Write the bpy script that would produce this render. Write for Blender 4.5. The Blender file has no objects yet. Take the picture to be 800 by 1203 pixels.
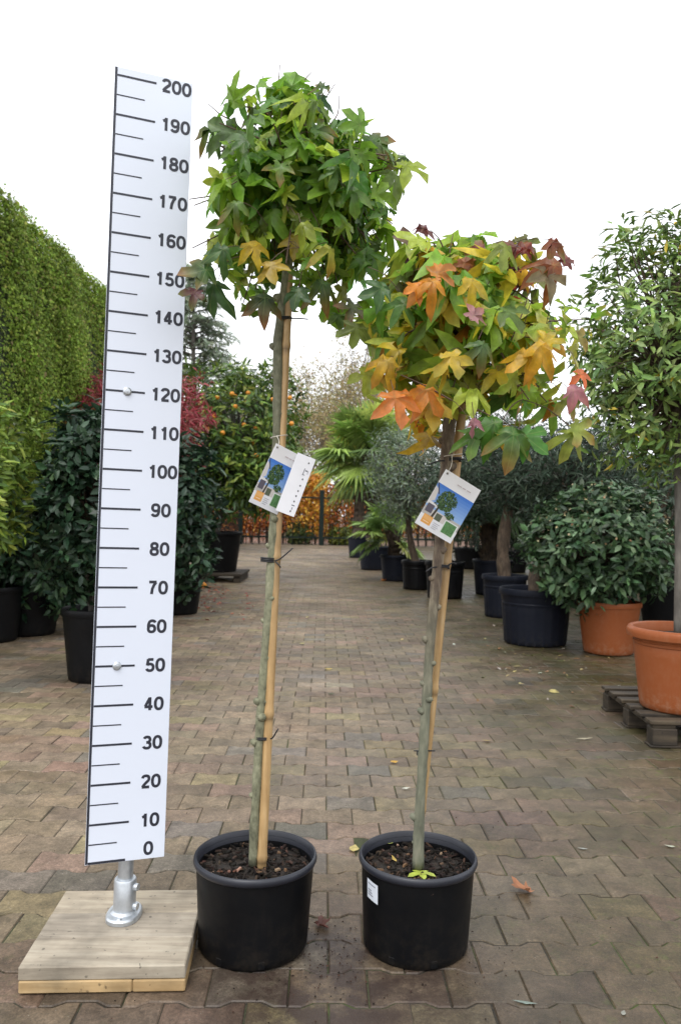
import bpy, math, random
import numpy as np
from mathutils import Matrix, Vector

random.seed(7)
rng = np.random.default_rng(11)
C = bpy.context.scene.collection
SC = bpy.context.scene

# ------------------------------------------------------------------ camera, sky, sun, exposure
F, H, CX, CY = 930.0, 1.11, 400.0, 605.0        # focal length in photo pixels, eye height, principal point
ROLL = math.radians(1.0)
cam = bpy.data.cameras.new('camera')
cam_o = bpy.data.objects.new('camera', cam); C.objects.link(cam_o)
cam.sensor_width = 36.0; cam.sensor_fit = 'AUTO'
cam.lens = 36.0 * F / 1203.0
cam.shift_y = 3.5 / 1203.0
cam.clip_start = 0.05; cam.clip_end = 2000
cam_o.location = (0, 0, H)
cam_o.rotation_euler = (Matrix.Rotation(math.pi/2, 4, 'X') @ Matrix.Rotation(ROLL, 4, 'Z')).to_euler()
cam.dof.use_dof = True; cam.dof.focus_distance = 2.1; cam.dof.aperture_fstop = 6.3
SC.camera = cam_o

SUN_EL, SUN_AZ = 58.0, 205.0                     # degrees; azimuth from +Y clockwise (behind the camera, to the left)
w = bpy.data.worlds.new('World'); SC.world = w; w.use_nodes = True
nt = w.node_tree; nt.nodes.clear()
sky = nt.nodes.new('ShaderNodeTexSky'); sky.sky_type = 'NISHITA'; sky.sun_disc = False
sky.sun_elevation = math.radians(SUN_EL); sky.sun_rotation = math.radians(SUN_AZ)
sky.air_density = 1.0; sky.dust_density = 3.0
hs = nt.nodes.new('ShaderNodeHueSaturation'); hs.inputs['Saturation'].default_value = 0.15
mx = nt.nodes.new('ShaderNodeMix'); mx.data_type = 'RGBA'; mx.inputs[0].default_value = 0.72
mx.inputs[7].default_value = (9.6, 9.8, 10.2, 1)   # closed bright cloud cover
bg = nt.nodes.new('ShaderNodeBackground'); bg.inputs['Strength'].default_value = 0.15
wo = nt.nodes.new('ShaderNodeOutputWorld')
nt.links.new(sky.outputs[0], hs.inputs['Color']); nt.links.new(hs.outputs[0], mx.inputs[6])
nt.links.new(mx.outputs[2], bg.inputs['Color']); nt.links.new(bg.outputs[0], wo.inputs[0])
sun = bpy.data.lights.new('sun', 'SUN'); sun.energy = 1.0; sun.angle = math.radians(25); sun.color = (1, .97, .92)
sun_o = bpy.data.objects.new('sun', sun); C.objects.link(sun_o)
az, el = math.radians(SUN_AZ), math.radians(SUN_EL)
sd = Vector((math.sin(az)*math.cos(el), math.cos(az)*math.cos(el), math.sin(el)))
sun_o.rotation_euler = sd.to_track_quat('Z', 'Y').to_euler(); sun_o.location = (0, -5, 8)
SC.view_settings.view_transform = 'Standard'; SC.view_settings.look = 'None'
SC.view_settings.gamma = 1; SC.view_settings.use_curve_mapping = False
SC.view_settings.exposure = 0.55
SC.render.engine = 'CYCLES'
SC.cycles.max_bounces = 8; SC.cycles.transparent_max_bounces = 8

# ------------------------------------------------------------------ helpers
cr, sr = math.cos(ROLL), math.sin(ROLL)
def ray(u, v):
    dx, dy = u-CX, v-CY
    return (dx*cr + dy*sr)/F, (-dy*cr + dx*sr)/F
def P(u, v, Y):
    r, k = ray(u, v); return np.array((r*Y, Y, H + k*Y))
def G(u, v, z=0.0):
    r, k = ray(u, v); Y = (z-H)/k; return np.array((r*Y, Y, z))
def unit(a):
    a = np.asarray(a, float); return a/np.maximum(np.linalg.norm(a, axis=-1, keepdims=True), 1e-9)
def tag(o, label=None, cat=None, group=None, kind=None):
    if label: o['label'] = label
    if cat: o['category'] = cat
    if group: o['group'] = group
    if kind: o['kind'] = kind
    return o
def thing(name, loc, label, cat, group=None):
    o = bpy.data.objects.new(name, None); C.objects.link(o); o.location = tuple(map(float, loc))
    o.empty_display_size = .1
    return tag(o, label, cat, group)
def origin(o):
    p = np.zeros(3)
    while o is not None:
        p += np.array(o.location); o = o.parent
    return p
def link_mesh(name, me, mat, parent=None, loc=None, smooth=True):
    """verts of me are already local"""
    o = bpy.data.objects.new(name, me); C.objects.link(o)
    if mat is not None: me.materials.append(mat)
    if parent is not None: o.parent = parent
    elif loc is not None: o.location = tuple(map(float, loc))
    if len(me.polygons): me.polygons.foreach_set('use_smooth', np.full(len(me.polygons), bool(smooth)))
    return o
def arr_mesh(name, V, loops, sizes, mat, parent=None, loc=None, smooth=True, tint=None, lc=None):
    base = origin(parent) if parent is not None else (np.zeros(3) if loc is None else np.asarray(loc, float))
    V = np.asarray(V, np.float32) - base.astype(np.float32)
    me = bpy.data.meshes.new(name)
    me.vertices.add(len(V)); me.vertices.foreach_set('co', V.ravel())
    me.loops.add(len(loops)); me.loops.foreach_set('vertex_index', np.asarray(loops, np.int32))
    sizes = np.asarray(sizes, np.int32)
    me.polygons.add(len(sizes))
    me.polygons.foreach_set('loop_start', np.concatenate(([0], np.cumsum(sizes)[:-1])).astype(np.int32))
    me.polygons.foreach_set('loop_total', sizes)
    if tint is not None:
        a = me.attributes.new('tint', 'FLOAT_COLOR', 'POINT')
        c = np.ones((len(V), 4), np.float32); c[:, :3] = tint; a.data.foreach_set('color', c.ravel())
    if lc is not None:
        a = me.attributes.new('lc', 'FLOAT_VECTOR', 'POINT'); a.data.foreach_set('vector', np.asarray(lc, np.float32).ravel())
    me.update(calc_edges=True); me.validate()
    return link_mesh(name, me, mat, parent, loc, smooth)

class MB:
    """collects shapes; build() links them as one mesh object"""
    def __init__(s): s.v = []; s.f = []; s.c = []; s.n = 0
    def add(s, V, Fc, col=(1, 1, 1)):
        V = np.asarray(V, float); s.v.append(V)
        s.f += [[i+s.n for i in f] for f in Fc]
        s.c.append(np.tile(np.asarray(col, float), (len(V), 1))); s.n += len(V); return s
    def box(s, c, size, ax=None, bev=0.0, col=(1, 1, 1)):
        A = np.eye(3) if ax is None else np.asarray(ax, float)
        hx, hy, hz = [q/2 for q in size]; c = np.asarray(c, float)
        if bev <= 0:
            L = [(-hx,-hy,-hz),(hx,-hy,-hz),(hx,hy,-hz),(-hx,hy,-hz),(-hx,-hy,hz),(hx,-hy,hz),(hx,hy,hz),(-hx,hy,hz)]
            return s.add(np.array(L)@A + c, [(3,2,1,0),(4,5,6,7),(0,1,5,4),(1,2,6,5),(2,3,7,6),(3,0,4,7)], col)
        b = min(bev, hx*.9, hy*.9, hz*.9); L = []; Fc = []
        idx = {}
        for sx in (-1, 1):
            for sy in (-1, 1):
                for sz in (-1, 1):
                    for k in range(3):
                        p = [sx*(hx-b), sy*(hy-b), sz*(hz-b)]; p[k] = (sx*hx, sy*hy, sz*hz)[k]
                        idx[sx, sy, sz, k] = len(L); L.append(p)
        for k in range(3):
            o1, o2 = (k+1) % 3, (k+2) % 3
            for sg in (-1, 1):
                q = []
                for a, d in ((-1,-1),(1,-1),(1,1),(-1,1)):
                    t = [0,0,0]; t[k] = sg; t[o1] = a; t[o2] = d; q.append(idx[(*t, k)])
                Fc.append(q if sg > 0 else q[::-1])
            for a in (-1, 1):
                for d in (-1, 1):
                    t0 = [0,0,0]; t1 = [0,0,0]
                    t0[k] = -1; t1[k] = 1; t0[o1] = t1[o1] = a; t0[o2] = t1[o2] = d
                    q = [idx[(*t0, o1)], idx[(*t1, o1)], idx[(*t1, o2)], idx[(*t0, o2)]]
                    Fc.append(q if a*d > 0 else q[::-1])
        for sx in (-1, 1):
            for sy in (-1, 1):
                for sz in (-1, 1):
                    q = [idx[sx, sy, sz, k] for k in range(3)]; Fc.append(q if sx*sy*sz > 0 else q[::-1])
        return s.add(np.array(L)@A + c, Fc, col)
    def tube(s, pts, rad, seg=8, cap=True, col=(1, 1, 1), squash=None):
        pts = np.asarray(pts, float); n = len(pts)
        rad = np.full(n, rad, float) if np.isscalar(rad) else np.asarray(rad, float)
        T = unit(np.gradient(pts, axis=0)); a = np.linspace(0, 2*math.pi, seg, endpoint=False)
        ref = np.array((0, 0, 1.)) if abs(T[0][2]) < .9 else np.array((1., 0, 0))
        N = unit(np.cross(T[0], ref)); V = []
        for i in range(n):
            N = unit(N - T[i]*np.dot(N, T[i])); B = np.cross(T[i], N)
            V.append(pts[i] + rad[i]*(np.cos(a)[:, None]*N + np.sin(a)[:, None]*B))
        V = np.concatenate(V); Fc = []
        for i in range(n-1):
            for j in range(seg):
                k = (j+1) % seg
                Fc.append((i*seg+j, i*seg+k, (i+1)*seg+k, (i+1)*seg+j))
        if cap: Fc += [list(range(seg))[::-1], [(n-1)*seg+j for j in range(seg)]]
        return s.add(V, Fc, col)
    def lathe(s, prof, c, seg=48, lean=(0, 0), closed_bottom=True, ribs=None, col=(1, 1, 1)):
        c = np.asarray(c, float); a = np.linspace(0, 2*math.pi, seg, endpoint=False); V = []
        for i, (r, z) in enumerate(prof):
            rr = np.full(seg, r)
            if ribs and ribs[0] <= i <= ribs[1]: rr = rr + ribs[2]*(np.arange(seg) % ribs[3] == 0)
            V.append(np.stack([c[0]+rr*np.cos(a)+lean[0]*z, c[1]+rr*np.sin(a)+lean[1]*z, np.full(seg, c[2]+z)], 1))
        Fc = []
        for i in range(len(prof)-1):
            for j in range(seg):
                k = (j+1) % seg; Fc.append((i*seg+j, i*seg+k, (i+1)*seg+k, (i+1)*seg+j))
        if closed_bottom: Fc.append(list(range(seg))[::-1])
        return s.add(np.concatenate(V), Fc, col)
    def build(s, name, mat, parent=None, loc=None, smooth=False):
        V = np.concatenate(s.v); sizes = [len(f) for f in s.f]; loops = [i for f in s.f for i in f]
        return arr_mesh(name, V, loops, sizes, mat, parent, loc, smooth, tint=np.concatenate(s.c))
def smooth_angle(o, deg=40):
    me = o.data
    me.polygons.foreach_set('use_smooth', np.ones(len(me.polygons), bool))
    me.set_sharp_from_angle(angle=math.radians(deg))
    return o
def curve(pts, n):
    """Catmull-Rom through pts"""
    pts = np.asarray(pts, float); q = np.vstack([2*pts[0]-pts[1], pts, 2*pts[-1]-pts[-2]])
    t = np.linspace(0, len(pts)-1-1e-6, n); i = t.astype(int); f = (t-i)[:, None]
    a, b, c, d = q[i], q[i+1], q[i+2], q[i+3]
    return .5*(2*b + (c-a)*f + (2*a-5*b+4*c-d)*f*f + (-a+3*b-3*c+d)*f**3)

# leaf templates: base at 0, tip at x=1, width y, normal z
def star_leaf(curl=.25, wide=1.0, fold=.10, cup=0.0, seed=0):
    """five pointed sweetgum leaf: broad lobes, each folded along its vein and drooping to the tip"""
    rs = np.random.default_rng(seed)
    V = [(0, 0, 0)]; c0 = np.array((.24, 0)); V.append((*c0, .03)); Fc = []
    lob = [(-118, .42), (-60, .70), (0, .76), (60, .70), (118, .42)]; val = [-92, -32, 32, 92]; vi = []
    for a in val:
        av = math.radians(a+rs.normal(0, 3)); r = .27*wide if abs(a) < 60 else .22*wide
        vi.append(len(V)); V.append((*(c0+r*np.array((math.cos(av), math.sin(av)))), .05+fold*.5))
    for i, (a, L) in enumerate(lob):
        L *= 1+rs.normal(0, .06); a += rs.normal(0, 3); ar = math.radians(a); dr = rs.normal(0, .35)
        def pt(fr, da, up):
            aa = ar+math.radians(da); rr = L*fr; p = c0+rr*np.array((math.cos(aa), math.sin(aa)))
            return (*p, up - (curl+dr*.25)*rr*rr*1.3 - cup*abs(p[1])*.8)
        k = len(V); V.extend([pt(.54, -22*wide, fold), pt(.79, -13*wide, fold*.8), pt(1, 0, 0), pt(.79, 13*wide, fold*.8), pt(.54, 22*wide, fold), pt(.52, 0, 0)])
        left = vi[i-1] if i else 0; right = vi[i] if i < 4 else 0
        Fc += [(1, left, k, k+5), (k+5, k, k+1), (k+5, k+1, k+2), (k+5, k+2, k+3), (k+5, k+3, k+4), (1, k+5, k+4, right)]
    return np.array(V), Fc
def oval_leaf(wd=.22, curl=.15, fold=.06):
    V = [(0,0,0), (.30,0,-.03), (.65,0,-curl*.4), (1,0,-curl),
         (.25,-wd*.8,fold), (.6,-wd*.9,fold-curl*.4), (.25,wd*.8,fold), (.6,wd*.9,fold-curl*.4)]
    Fc = [(0,4,1), (4,5,2,1), (5,3,2), (0,1,6), (1,2,7,6), (2,3,7)]
    return np.array(V), Fc
def strip_leaf(wd=.10, curl=.1):
    V = [(0,0,0), (.45,-wd,.01), (.45,wd,.01), (1,0,-curl), (.45,0,-.02)]
    return np.array(V), [(0,1,4), (1,3,4), (0,4,2), (4,3,2)]
def spray_leaf():
    V = [(0,0,0), (.35,-.25,.03), (.6,-.42,0), (.55,-.12,.05), (1,-.05,-.12), (.62,.14,.05), (.7,.4,-.04), (.33,.22,.03)]
    return np.array(V), [(0,1,3), (1,2,3), (0,3,5), (3,4,5), (0,5,7), (5,6,7)]

def leaves(name, mat, parent, tpls, pos, axis, nor, size, col, tip=None, tipmix=0.0, loc=None, ragged=0.0):
    pos = np.asarray(pos, float); N = len(pos); size = np.broadcast_to(size, (N,)); col = np.asarray(col, float)
    n = unit(nor); a = np.asarray(axis, float); a = unit(a - n*np.sum(a*n, 1, keepdims=True) + 1e-6); b = np.cross(n, a)
    Vs, Ls, Ss, Ts, Lc = [], [], [], [], []; off = 0
    if not isinstance(tpls, list): tpls = [tpls]
    which = np.arange(N) % len(tpls)
    for k, (tv, tf) in enumerate(tpls):
        ix = np.where(which == k)[0]
        if not len(ix): continue
        m = len(tv)
        V = pos[ix, None, :] + size[ix, None, None]*(tv[None, :, 0:1]*a[ix, None] + tv[None, :, 1:2]*b[ix, None] + tv[None, :, 2:3]*n[ix, None])
        if ragged: V = V + rng.normal(0, ragged, V.shape)*size[ix, None, None]
        lp = np.concatenate([np.array(f) for f in tf]); sz = np.array([len(f) for f in tf])
        Ls.append((lp[None] + (np.arange(len(ix))*m)[:, None] + off).ravel()); Ss.append(np.tile(sz, len(ix)))
        cc = np.repeat(col[ix][:, None, :], m, 1)
        if tip is not None:
            wgt = np.clip(np.linalg.norm(tv[:, :2]-np.array((.2, 0)), axis=1)*1.2, 0, 1)**2*tipmix
            cc = cc*(1-wgt[None, :, None]) + np.asarray(tip)[ix][:, None, :]*wgt[None, :, None]
        Ts.append(cc.reshape(-1, 3)); Lc.append(np.tile(tv, (len(ix), 1))); Vs.append(V.reshape(-1, 3)); off += len(ix)*m
    return arr_mesh(name, np.concatenate(Vs), np.concatenate(Ls), np.concatenate(Ss), mat, parent, loc,
                    tint=np.concatenate(Ts), lc=np.concatenate(Lc))
def pick(pal, n, jit=.18, hue=.06):
    cols = np.array([p[:3] for p in pal]); wt = np.array([p[3] for p in pal], float); wt /= wt.sum()
    c = cols[rng.choice(len(pal), n, p=wt)]
    return np.clip(c*(1+rng.normal(0, jit, (n, 1)))*(1+rng.normal(0, hue, (n, 3))), .002, .95)
def sph(n):
    return unit(rng.normal(size=(n, 3)))

# ------------------------------------------------------------------ materials
def new_mat(name):
    m = bpy.data.materials.new(name); m.use_nodes = True; t = m.node_tree; t.nodes.clear()
    o = t.nodes.new('ShaderNodeOutputMaterial'); b = t.nodes.new('ShaderNodeBsdfPrincipled')
    t.links.new(b.outputs[0], o.inputs[0]); return m, t, b, o
def nd(t, typ, **kw):
    n = t.nodes.new(typ)
    for k, v in kw.items(): setattr(n, k, v)
    return n
def noise(t, scale, detail=4, vec=None, rough=.55):
    n = nd(t, 'ShaderNodeTexNoise'); n.inputs['Scale'].default_value = scale; n.inputs['Detail'].default_value = detail
    n.inputs['Roughness'].default_value = rough
    if vec is not None: t.links.new(vec, n.inputs['Vector'])
    return n
def ramp(t, fac, stops):
    r = nd(t, 'ShaderNodeValToRGB'); e = r.color_ramp.elements
    while len(e) < len(stops): e.new(.5)
    for k, (p, c) in enumerate(stops):
        e[k].position = p; e[k].color = (*c, 1) if not np.isscalar(c) else (c, c, c, 1)
    t.links.new(fac, r.inputs[0]); return r
def mixc(t, fac, a, b, mode='MIX'):
    m = nd(t, 'ShaderNodeMix', data_type='RGBA', blend_type=mode)
    for sock, val in ((m.inputs[0], fac), (m.inputs[6], a), (m.inputs[7], b)):
        if hasattr(val, 'is_output'): t.links.new(val, sock)
        elif np.isscalar(val): sock.default_value = val if sock.type == 'VALUE' else (val, val, val, 1)
        else: sock.default_value = (*val, 1)
    return m.outputs[2]
def bump(t, b, h, strength=.3, dist=.005):
    bp = nd(t, 'ShaderNodeBump'); bp.inputs['Strength'].default_value = strength; bp.inputs['Distance'].default_value = dist
    t.links.new(h, bp.inputs['Height']); t.links.new(bp.outputs[0], b.inputs['Normal']); return bp
def objco(t): return nd(t, 'ShaderNodeTexCoord').outputs['Object']

def leaf_mat(name, rough=.42, trans=.3, spec=.4, veins=False, sat=1.0):
    m, t, b, o = new_mat(name)
    at = nd(t, 'ShaderNodeAttribute', attribute_name='tint')
    n = noise(t, 45, 3, objco(t)); r = ramp(t, n.outputs[0], [(.3, .70), (.7, 1.25)])
    c = mixc(t, 1.0, at.outputs['Color'], r.outputs[0], 'MULTIPLY')
    if veins:
        bn = noise(t, 75, 3, objco(t), .6); rbn = ramp(t, bn.outputs[0], [(.68, 0.0), (.76, .55)]); c = mixc(t, rbn.outputs[0], c, (.085, .045, .02))
        lc = nd(t, 'ShaderNodeAttribute', attribute_name='lc'); sp = nd(t, 'ShaderNodeSeparateXYZ')
        t.links.new(lc.outputs['Vector'], sp.inputs[0])
        sub = nd(t, 'ShaderNodeMath', operation='SUBTRACT'); sub.inputs[1].default_value = .2; t.links.new(sp.outputs[0], sub.inputs[0])
        ab = nd(t, 'ShaderNodeMath', operation='ABSOLUTE'); t.links.new(sp.outputs[1], ab.inputs[0])
        an = nd(t, 'ShaderNodeMath', operation='ARCTAN2'); t.links.new(ab.outputs[0], an.inputs[0]); t.links.new(sub.outputs[0], an.inputs[1])
        # distance to the nearest lobe vein (0, 56, 112 degrees)
        md = nd(t, 'ShaderNodeMath', operation='PINGPONG'); md.inputs[1].default_value = math.radians(28)
        t.links.new(an.outputs[0], md.inputs[0])
        rd = nd(t, 'ShaderNodeVectorMath', operation='LENGTH'); cb = nd(t, 'ShaderNodeCombineXYZ')
        t.links.new(sub.outputs[0], cb.inputs[0]); t.links.new(sp.outputs[1], cb.inputs[1]); t.links.new(cb.outputs[0], rd.inputs[0])
        mu = nd(t, 'ShaderNodeMath', operation='MULTIPLY'); t.links.new(md.outputs[0], mu.inputs[0]); t.links.new(rd.outputs['Value'], mu.inputs[1])
        vr = ramp(t, mu.outputs[0], [(.003, .22), (.013, 0.0)])
        c = mixc(t, vr.outputs[0], c, (.40, .42, .14))
    t.links.new(c, b.inputs['Base Color'])
    b.inputs['Roughness'].default_value = rough; b.inputs['Specular IOR Level'].default_value = spec
    n2 = noise(t, 120, 2, objco(t)); bump(t, b, n2.outputs[0], .25, .004)
    tr = nd(t, 'ShaderNodeBsdfTranslucent'); ms = nd(t, 'ShaderNodeMixShader'); ms.inputs[0].default_value = trans
    t.links.new(c, tr.inputs['Color']); t.links.new(b.outputs[0], ms.inputs[1]); t.links.new(tr.outputs[0], ms.inputs[2])
    t.links.new(ms.outputs[0], o.inputs[0]); return m
def simple(name, col, rough=.5, metal=0, var=.12, scale=12, bmp=.1, dist=.002, spec=.5):
    m, t, b, o = new_mat(name)
    n = noise(t, scale, 5, objco(t)); r = ramp(t, n.outputs[0], [(.25, 1-var), (.75, 1+var)])
    c = mixc(t, 1.0, col, r.outputs[0], 'MULTIPLY'); t.links.new(c, b.inputs['Base Color'])
    b.inputs['Roughness'].default_value = rough; b.inputs['Metallic'].default_value = metal
    b.inputs['Specular IOR Level'].default_value = spec
    if bmp: bump(t, b, noise(t, scale*6, 3, objco(t)).outputs[0], bmp, dist)
    return m
def tinted(name, rough=.5, spec=.3, var=.1):
    m, t, b, o = new_mat(name)
    at = nd(t, 'ShaderNodeAttribute', attribute_name='tint')
    n = noise(t, 30, 3, objco(t)); r = ramp(t, n.outputs[0], [(.3, 1-var), (.7, 1+var)])
    t.links.new(mixc(t, 1.0, at.outputs['Color'], r.outputs[0], 'MULTIPLY'), b.inputs['Base Color'])
    b.inputs['Roughness'].default_value = rough; b.inputs['Specular IOR Level'].default_value = spec; return m
def bark(name, stops, scale=30, stretch=.25, bmp=.5, rough=.8):
    m, t, b, o = new_mat(name)
    mp = nd(t, 'ShaderNodeMapping'); mp.inputs['Scale'].default_value = (1, 1, stretch)
    t.links.new(objco(t), mp.inputs[0])
    n = noise(t, scale, 6, mp.outputs[0], .65); r = ramp(t, n.outputs[0], stops)
    n3 = noise(t, 5, 3, objco(t)); r3 = ramp(t, n3.outputs[0], [(.35, .72), (.65, 1.2)])
    t.links.new(mixc(t, 1.0, r.outputs[0], r3.outputs[0], 'MULTIPLY'), b.inputs['Base Color'])
    b.inputs['Roughness'].default_value = rough; bump(t, b, n.outputs[0], bmp, .006); return m
def wood(name, stops, axis=0, scale=22, rough=.75):
    m, t, b, o = new_mat(name)
    mp = nd(t, 'ShaderNodeMapping'); s = [1.0, 1.0, 1.0]; s[axis] = .08; mp.inputs['Scale'].default_value = s
    t.links.new(objco(t), mp.inputs[0])
    n = noise(t, scale*2.2, 6, mp.outputs[0], .65); r = ramp(t, n.outputs[0], stops)
    n2 = noise(t, 9, 4, objco(t)); r2 = ramp(t, n2.outputs[0], [(.3, .62), (.62, 1.12)])
    sp = noise(t, 60, 2, objco(t)); r3 = ramp(t, sp.outputs[0], [(.27, .45), (.33, 1.0)])
    c = mixc(t, 1.0, r.outputs[0], r2.outputs[0], 'MULTIPLY'); c = mixc(t, 1.0, c, r3.outputs[0], 'MULTIPLY')
    at = nd(t, 'ShaderNodeAttribute', attribute_name='tint')
    t.links.new(mixc(t, 1.0, c, at.outputs['Color'], 'MULTIPLY'), b.inputs['Base Color'])
    b.inputs['Roughness'].default_value = rough; bump(t, b, n.outputs[0], .35, .003); return m

M = {}
M['sweetgum'] = leaf_mat('sweetgum_leaf', .36, .52, .5, veins=True)
M['leaf'] = leaf_mat('leaf', .45, .30, .35)
M['gloss_leaf'] = leaf_mat('glossy_leaf', .40, .18, .36)
M['matt_leaf'] = leaf_mat('matt_leaf', .7, .25, .2)
def pot_mat(name, col, dust):
    """dark plastic with splashed soil low down, pale scuffs and dried water marks"""
    m, t, b, o = new_mat(name); co = objco(t); sp = nd(t, 'ShaderNodeSeparateXYZ'); t.links.new(co, sp.inputs[0])
    low = nd(t, 'ShaderNodeMapRange'); low.inputs[1].default_value = .0; low.inputs[2].default_value = .13; low.inputs[3].default_value = .9; low.inputs[4].default_value = .12; t.links.new(sp.outputs[2], low.inputs[0])
    n = noise(t, 26, 6, co, .75); r = ramp(t, n.outputs[0], [(.45, 0.0), (.70, 1.0)])
    mu = nd(t, 'ShaderNodeMath', operation='MULTIPLY'); t.links.new(low.outputs[0], mu.inputs[0]); t.links.new(r.outputs[0], mu.inputs[1])
    c = mixc(t, mu.outputs[0], col, dust)
    mp = nd(t, 'ShaderNodeMapping'); mp.inputs['Scale'].default_value = (1, 1, .12); t.links.new(co, mp.inputs[0])
    n2 = noise(t, 40, 4, mp.outputs[0], .7); r2 = ramp(t, n2.outputs[0], [(.56, 0.0), (.78, .14)]); c = mixc(t, r2.outputs[0], c, dust)
    t.links.new(c, b.inputs['Base Color']); n3 = noise(t, 8, 4, co); r3 = ramp(t, n3.outputs[0], [(.3, .34), (.7, .62)]); t.links.new(r3.outputs[0], b.inputs['Roughness'])
    b.inputs['Specular IOR Level'].default_value = .16; bump(t, b, n.outputs[0], .06, .002); return m
M['black_pot'] = pot_mat('black_plastic', (.0034, .0037, .0046), (.020, .016, .012))
M['pot_edge'] = simple('pot_rim_plastic', (.016, .018, .026), .42, 0, .2, 20, .08, .001)  # rim plastic, a paler tone than the black pot body
M['terracotta'] = pot_mat('terracotta_plastic', (.255, .074, .025), (.33, .19, .12))
M['blue_pot'] = pot_mat('blue_black_plastic', (.0085, .0105, .018), (.032, .029, .026))
M['white'] = simple('white_panel', (.66, .705, .80), .32, 0, .015, 4, 0)
M['ink'] = simple('dark_ink', (.018, .02, .032), .5, 0, .1, 20, 0)
M['steel'] = simple('galvanised_steel', (.50, .53, .56), .38, .75, .2, 40, .15, .001)
M['tie'] = simple('black_tie', (.008, .008, .01), .45, 0, .1, 30, 0)
M['twine'] = simple('white_twine', (.62, .58, .50), .8, 0, .1, 90, .3)
M['print'] = tinted('printed_card', .32, .45, .03)
M['paint_green'] = simple('green_metal', (.006, .014, .011), .6, 0, .2, 20, .1, .002, .25)
M['orange'] = simple('orange_peel', (.62, .24, .02), .5, 0, .15, 15, .3, .003)
M['palm_leaf'] = leaf_mat('palm_frond', .42, .25, .4)
M['bark_green'] = bark('young_bark', [(.25, (.06, .062, .04)), (.45, (.16, .162, .10)), (.6, (.22, .22, .14)), (.75, (.34, .32, .23))], 70, .6, .6)
M['bark_brown'] = bark('brown_bark', [(.25, (.025, .018, .012)), (.5, (.075, .05, .032)), (.75, (.16, .12, .075))], 45, .3, .7)
M['bark_grey'] = bark('grey_bark', [(.25, (.05, .045, .04)), (.5, (.11, .10, .085)), (.75, (.18, .165, .14))], 25, .3, .6)
M['bark_far'] = bark('far_bark', [(.25, (.15, .13, .11)), (.5, (.22, .195, .165)), (.75, (.29, .26, .22))], 8, .3, .2)  # paler than the near barks: distant haze put into the colour
M['twig'] = simple('twig', (.10, .06, .04), .7, 0, .3, 30, .2)
M['fibre'] = bark('palm_fibre', [(.25, (.012, .009, .006)), (.5, (.045, .03, .018)), (.75, (.12, .08, .045))], 22, .5, 1.0)
M['old_wood'] = wood('weathered_wood', [(.3, (.215, .18, .135)), (.5, (.315, .27, .205)), (.7, (.385, .34, .265))], 0)
M['new_wood'] = wood('fresh_wood', [(.3, (.34, .22, .095)), (.5, (.41, .28, .135)), (.7, (.47, .34, .18))], 0)
M['pallet_wood'] = wood('pallet_wood', [(.3, (.012, .008, .005)), (.5, (.034, .024, .014)), (.7, (.070, .052, .031))], 0, 14)

def bamboo_mat():
    m, t, b, o = new_mat('bamboo')
    mp = nd(t, 'ShaderNodeMapping'); mp.inputs['Scale'].default_value = (1, 1, .1); t.links.new(objco(t), mp.inputs[0])
    n = noise(t, 90, 4, mp.outputs[0]); r = ramp(t, n.outputs[0], [(.3, (.36, .22, .09)), (.6, (.48, .315, .145)), (.8, (.55, .41, .23))])
    n2 = noise(t, 7, 4, objco(t)); r2 = ramp(t, n2.outputs[0], [(.3, .7), (.6, 1.05)])
    at = nd(t, 'ShaderNodeAttribute', attribute_name='tint')
    c = mixc(t, 1.0, r.outputs[0], r2.outputs[0], 'MULTIPLY'); c = mixc(t, 1.0, c, at.outputs['Color'], 'MULTIPLY')
    t.links.new(c, b.inputs['Base Color']); b.inputs['Roughness'].default_value = .45; return m
M['bamboo'] = bamboo_mat()
def soil_mat():
    m, t, b, o = new_mat('potting_soil')
    n = noise(t, 70, 6, objco(t), .7); r = ramp(t, n.outputs[0], [(.3, (.008, .006, .004)), (.55, (.03, .02, .013)), (.75, (.075, .045, .028))])
    t.links.new(r.outputs[0], b.inputs['Base Color']); b.inputs['Roughness'].default_value = .85
    bump(t, b, n.outputs[0], 1.0, .02); return m
M['soil'] = soil_mat()

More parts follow.
